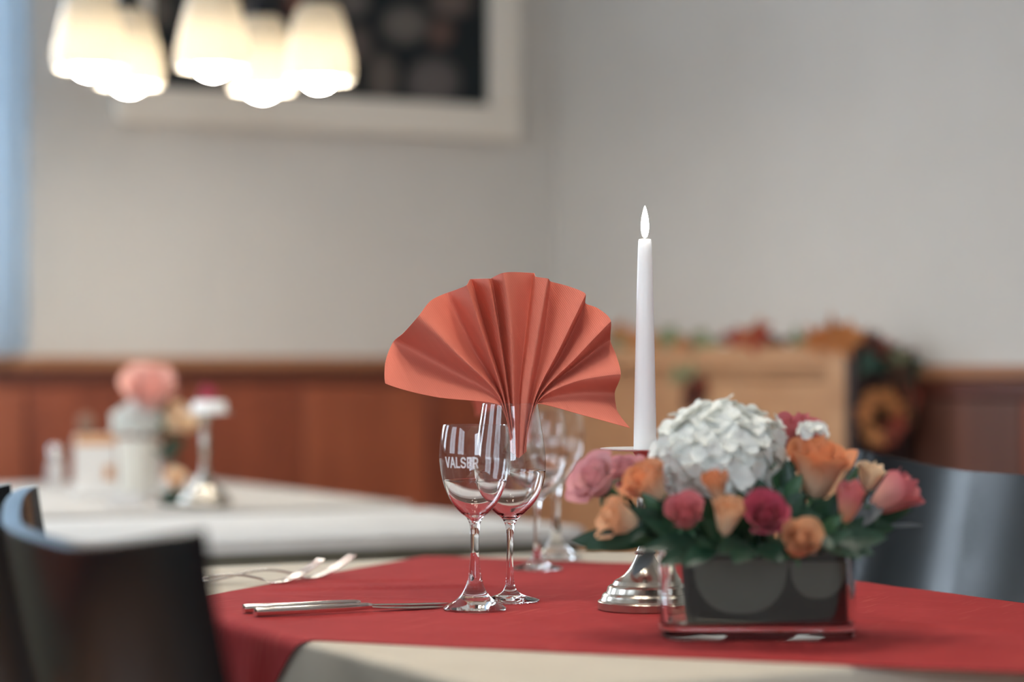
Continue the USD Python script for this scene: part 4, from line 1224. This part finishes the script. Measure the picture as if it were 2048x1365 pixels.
vp = on(278, 994)
pot = thing('flower_pot', 'blurred tall cream ceramic pot holding the far white hydrangea', 'pot', vp)
part('pot_body', lathe([(0, 0), (0.036, 0), (0.038, 0.003), (0.042, 0.108), (0.0425, 0.112), (0.0395, 0.112), (0.038, 0.105), (0, 0.1)], 40), 'ceramic_cream', pot, 35)
Yp = vp[1]
fbase = vp + np.array([0, 0, 0.10])
hydrangea('blurred white hydrangea head in the tall cream pot on the far table', at(277, 845, Yp), 0.046, 0.042, 0.036, 60, 11, fbase, 0.013, clip=-0.5)
rose('blurred large pink rose standing highest in the far flowers', at(298, 782, Yp - 0.03), (0.05, -0.6, 0.8), 0.046, 0.085, (0.74, 0.40, 0.34), (0.80, 0.55, 0.52), 15, 1.0, fbase, 201, 1.0)
rose('blurred peach rose at the right of the far flowers', at(355, 838, Yp - 0.04), (0.7, -0.4, 0.5), 0.030, 0.058, CREAM, CREAM, 13, 0.9, fbase, 202, 1.0)
rose('blurred magenta rosebud peeping over the far candlestick dish', at(412, 792, Yp - 0.02), (0.5, -0.2, 0.85), 0.017, 0.045, MAG, MAG, 11, 0.4, fbase, 203, 0.9)
for lb, lv in (('blurred dark green leaf sprig right of the far white hydrangea', [(320, 905, 372, 880, Yp - 0.04, Yp - 0.05, 34, RF, None), (315, 900, 360, 920, Yp - 0.04, Yp - 0.05, 34, RF, None)]),):
    sprig(lb, lv, base=fbase)
tp_ = on(322, 1006)
tum = goblet('tumbler', 'blurred clear tumbler in front of the far cream pot', [(0.001, 0.0001), (0.022, 0.0002), (0.0235, 0.003), (0.0245, 0.02), (0.0270, 0.06), (0.0285, 0.098)], 0.006, tp_, n=40)
low = thing('planter_bowl', 'blurred small dark bowl holding a peach rose low beside the far candlestick', 'bowl', on(352, 1010))
part('bowl_body', lathe([(0, 0), (0.022, 0), (0.028, 0.008), (0.031, 0.022), (0.0285, 0.022), (0.025, 0.012), (0, 0.010)], 32), 'leaf_green', low, 35)
lp = on(352, 1010)
rose('blurred low peach rose in the small dark bowl on the far table', lp + np.array([0.002, -0.004, 0.045]), (0.1, -0.6, 0.8), 0.020, 0.042, CREAM, PEACH, 12, 0.9, lp + np.array([0, 0, 0.012]), 204, 1.0)
fn = thing('folded_card', 'blurred low folded white card lying before the far cream pot', 'card', on(250, 1015))
P = []
for e in np.linspace(0, 1, 3):
    P.append([(-0.03 + 0.06 * e, y_, z_) for y_, z_ in ((-0.012, 0.001), (-0.001, 0.026), (0.001, 0.026), (0.014, 0.001))])
part('card', solid(np.array(P), 0.001), 'card_white', fn, 20)

# ------------------------------------------------------------------ autumn garland on the bench


def maple(L, rs):
    """a five-lobed leaf about L long, lightly cupped"""
    pts = [(0, 0)]
    lob = [(-2.25, 0.55), (-1.75, 0.34), (-1.25, 0.80), (-0.75, 0.45), (0.0, 1.0), (0.75, 0.45), (1.25, 0.80), (1.75, 0.34), (2.25, 0.55)]
    ring_ = [(0.30 * L + 0.70 * L * r_ * math.cos(an), 0.70 * L * r_ * math.sin(an)) for an, r_ in lob]
    v = [(0.30 * L, 0, 0.0)] + [(x, y, 0.10 * L * ((x / L - 0.3) ** 2 + (y / L) ** 2) * 2 + rs.normal(0, 0.02 * L)) for x, y in ring_]
    f = [(0, i, i + 1) for i in range(1, len(lob))] + [(0, len(lob), 1)]
    return np.array(v), np.array(f)


def oval_leaf(L, rs):
    return leaf_mesh(L, L * 0.42, 0.2, 0.2, 8)


gar = thing('leaf_garland', 'autumn leaf garland of orange, red and green leaves lying along the bench top', 'garland', W(2.86, BD, BT))
rs = np.random.default_rng(21)
line = [(W(2.87, 5.25, BT + 0.014)), (W(2.88, 4.9, BT + 0.012)), (W(2.86, 4.6, BT + 0.015)), (W(2.87, 4.3, BT + 0.012)), (W(2.86, 3.96, BT + 0.016)), (W(2.87, 3.865, BT + 0.006)), (W(2.90, 3.855, BT - 0.03)), (W(2.935, 3.85, BT - 0.09)), (W(2.945, 3.85, BT - 0.16))]
part('vine', tube(line, 0.006, 8), 'vine_brown', gar, 50, world=True)
LV = [  # px, py, size m, heading (degrees in the picture plane, 0 = right, 90 = up), material, shape
    (1235, 672, 0.06, 60, 'autumn_orange', 'm'), (1255, 690, 0.07, 150, 'autumn_green', 'o'), (1270, 680, 0.06, 40, 'autumn_orange', 'm'), (1330, 685, 0.07, 160, 'autumn_orange', 'o'), (1345, 678, 0.06, 20, 'autumn_green', 'm'),
    (1318, 700, 0.06, -60, 'autumn_orange', 'o'), (1365, 690, 0.06, 60, 'autumn_orange', 'o'), (1388, 690, 0.055, 70, 'autumn_red', 'o'), (1405, 690, 0.085, -80, 'autumn_green', 'o'), (1425, 705, 0.08, -95, 'autumn_green', 'm'),
    (1400, 720, 0.10, -110, 'autumn_green', 'o'), (1372, 735, 0.09, -120, 'autumn_green', 'o'), (1410, 760, 0.125, -112, 'autumn_red', 'o'), (1402, 768, 0.13, -116, 'autumn_brown', 'o'),
    (1470, 685, 0.06, 170, 'autumn_red', 'm'), (1490, 680, 0.07, 60, 'autumn_red', 'm'), (1510, 672, 0.075, 80, 'autumn_orange', 'm'), (1525, 682, 0.065, -10, 'autumn_red', 'm'), (1548, 688, 0.06, 10, 'autumn_brown', 'o'),
    (1590, 680, 0.055, 100, 'autumn_green', 'o'), (1610, 685, 0.06, -20, 'autumn_green', 'o'), (1640, 682, 0.07, 120, 'autumn_orange', 'm'), (1660, 668, 0.085, 90, 'autumn_orange', 'm'), (1680, 675, 0.08, 50, 'autumn_orange', 'm'),
    (1655, 690, 0.07, 190, 'autumn_orange', 'm'), (1700, 680, 0.07, 10, 'autumn_orange', 'm'), (1675, 700, 0.06, -90, 'autumn_orange', 'o'),
    (1735, 690, 0.07, 80, 'autumn_brown', 'm'), (1755, 695, 0.06, 20, 'autumn_red', 'm'), (1745, 705, 0.07, 60, 'autumn_brown', 'm'), (1765, 712, 0.07, -30, 'autumn_green', 'o'), (1780, 718, 0.07, -10, 'autumn_green', 'o'),
    (1735, 722, 0.07, -120, 'autumn_dark_green', 'm'), (1745, 735, 0.06, -70, 'autumn_dark_green', 'o'), (1800, 725, 0.07, 10, 'autumn_brown', 'm'), (1815, 735, 0.07, -50, 'autumn_dark_green', 'm'), (1790, 735, 0.06, -90, 'autumn_brown', 'o'),
    (1825, 760, 0.08, -95, 'autumn_red', 'o'), (1835, 745, 0.05, -70, 'autumn_brown', 'm'), (1808, 750, 0.06, -110, 'autumn_brown', 'o'), (1822, 790, 0.07, -115, 'autumn_red', 'o'), (1780, 755, 0.05, -120, 'autumn_brown', 'o')]
for (px, py, L, hd, mm_, shp_) in LV:
    # depth of the garland there: over the bench's top until its end, then hanging on the end panel
    if px < 1690:
        dd = BD + (5.2 - BD) * np.clip((1690 - px) / 600.0, 0, 1) ** 0.8
        Y = W(2.80 if py > 715 else 2.86, dd)[1]
        Y = W(2.80, 5.2)[1] + (W(2.80, BD)[1] - W(2.80, 5.2)[1]) * np.clip((px - 1050) / 640.0, 0, 1) - (0.02 if py > 715 else 0.0)
    else:
        Y = W(2.86, BD - 0.10)[1] + (px - 1690) / F * 2
    c_ = at(px, py, Y)
    for rep in range(2):
        ang_ = math.radians(hd + rs.normal(0, 18))
        dir_ = np.array([math.cos(ang_), rs.normal(0, 0.25) - 0.1, math.sin(ang_)])
        face = np.array([-0.35 + rs.normal(0, 0.3), -0.8, 0.45 + rs.normal(0, 0.25)])
        LL = L * rs.uniform(0.8, 1.1)
        sh_ = maple(LL, rs) if shp_ == 'm' else oval_leaf(LL, rs)
        dir_ /= np.linalg.norm(dir_)
        p_ = c_ - dir_ * LL * 0.45 + rs.normal(0, 0.006, 3)
        part('leaf', place_leaf(sh_, p_, p_ + dir_, face), mm_, gar, 50, world=True)
# dried orange ring hanging at the end of the garland
wr = at(1762, 835, W(2.9, BD - 0.10)[1])
wreath = thing('dried_wreath', 'small orange dried-leaf wreath hanging at the end of the bench garland', 'wreath', wr)
rs = np.random.default_rng(5)
for k_ in range(22):
    an = k_ * 2 * math.pi / 22 + rs.normal(0, 0.08)
    r_ = 0.036
    p_ = np.array([r_ * math.cos(an) * 0.95, rs.normal(0, 0.006), r_ * math.sin(an) * 1.15])
    tg = np.array([-math.sin(an), 0, math.cos(an)]) * 0.8 + np.array([math.cos(an), -0.3, math.sin(an)]) * rs.uniform(-0.5, 0.5)
    LL = 0.046 * rs.uniform(0.85, 1.15)
    part('leaf', place_leaf(maple(LL, rs), p_ - tg / np.linalg.norm(tg) * LL * 0.4, p_ + tg, (rs.normal(0, 0.3), -0.9, rs.normal(0, 0.3))), 'autumn_orange' if math.sin(an - 0.6) > -0.6 else 'autumn_red', wreath, 50)
part('hoop', tube([(0.034 * math.cos(g), 0.004, 0.040 * math.sin(g)) for g in np.linspace(0, 2 * math.pi, 30)], 0.006, 8), 'vine_brown', wreath, 50)
part('hanging_loop', tube([(0.0, 0.004, 0.040), (0.018, 0.006, 0.075), (0.03, 0.008, 0.11)], 0.002, 6), 'vine_brown', wreath, 50)
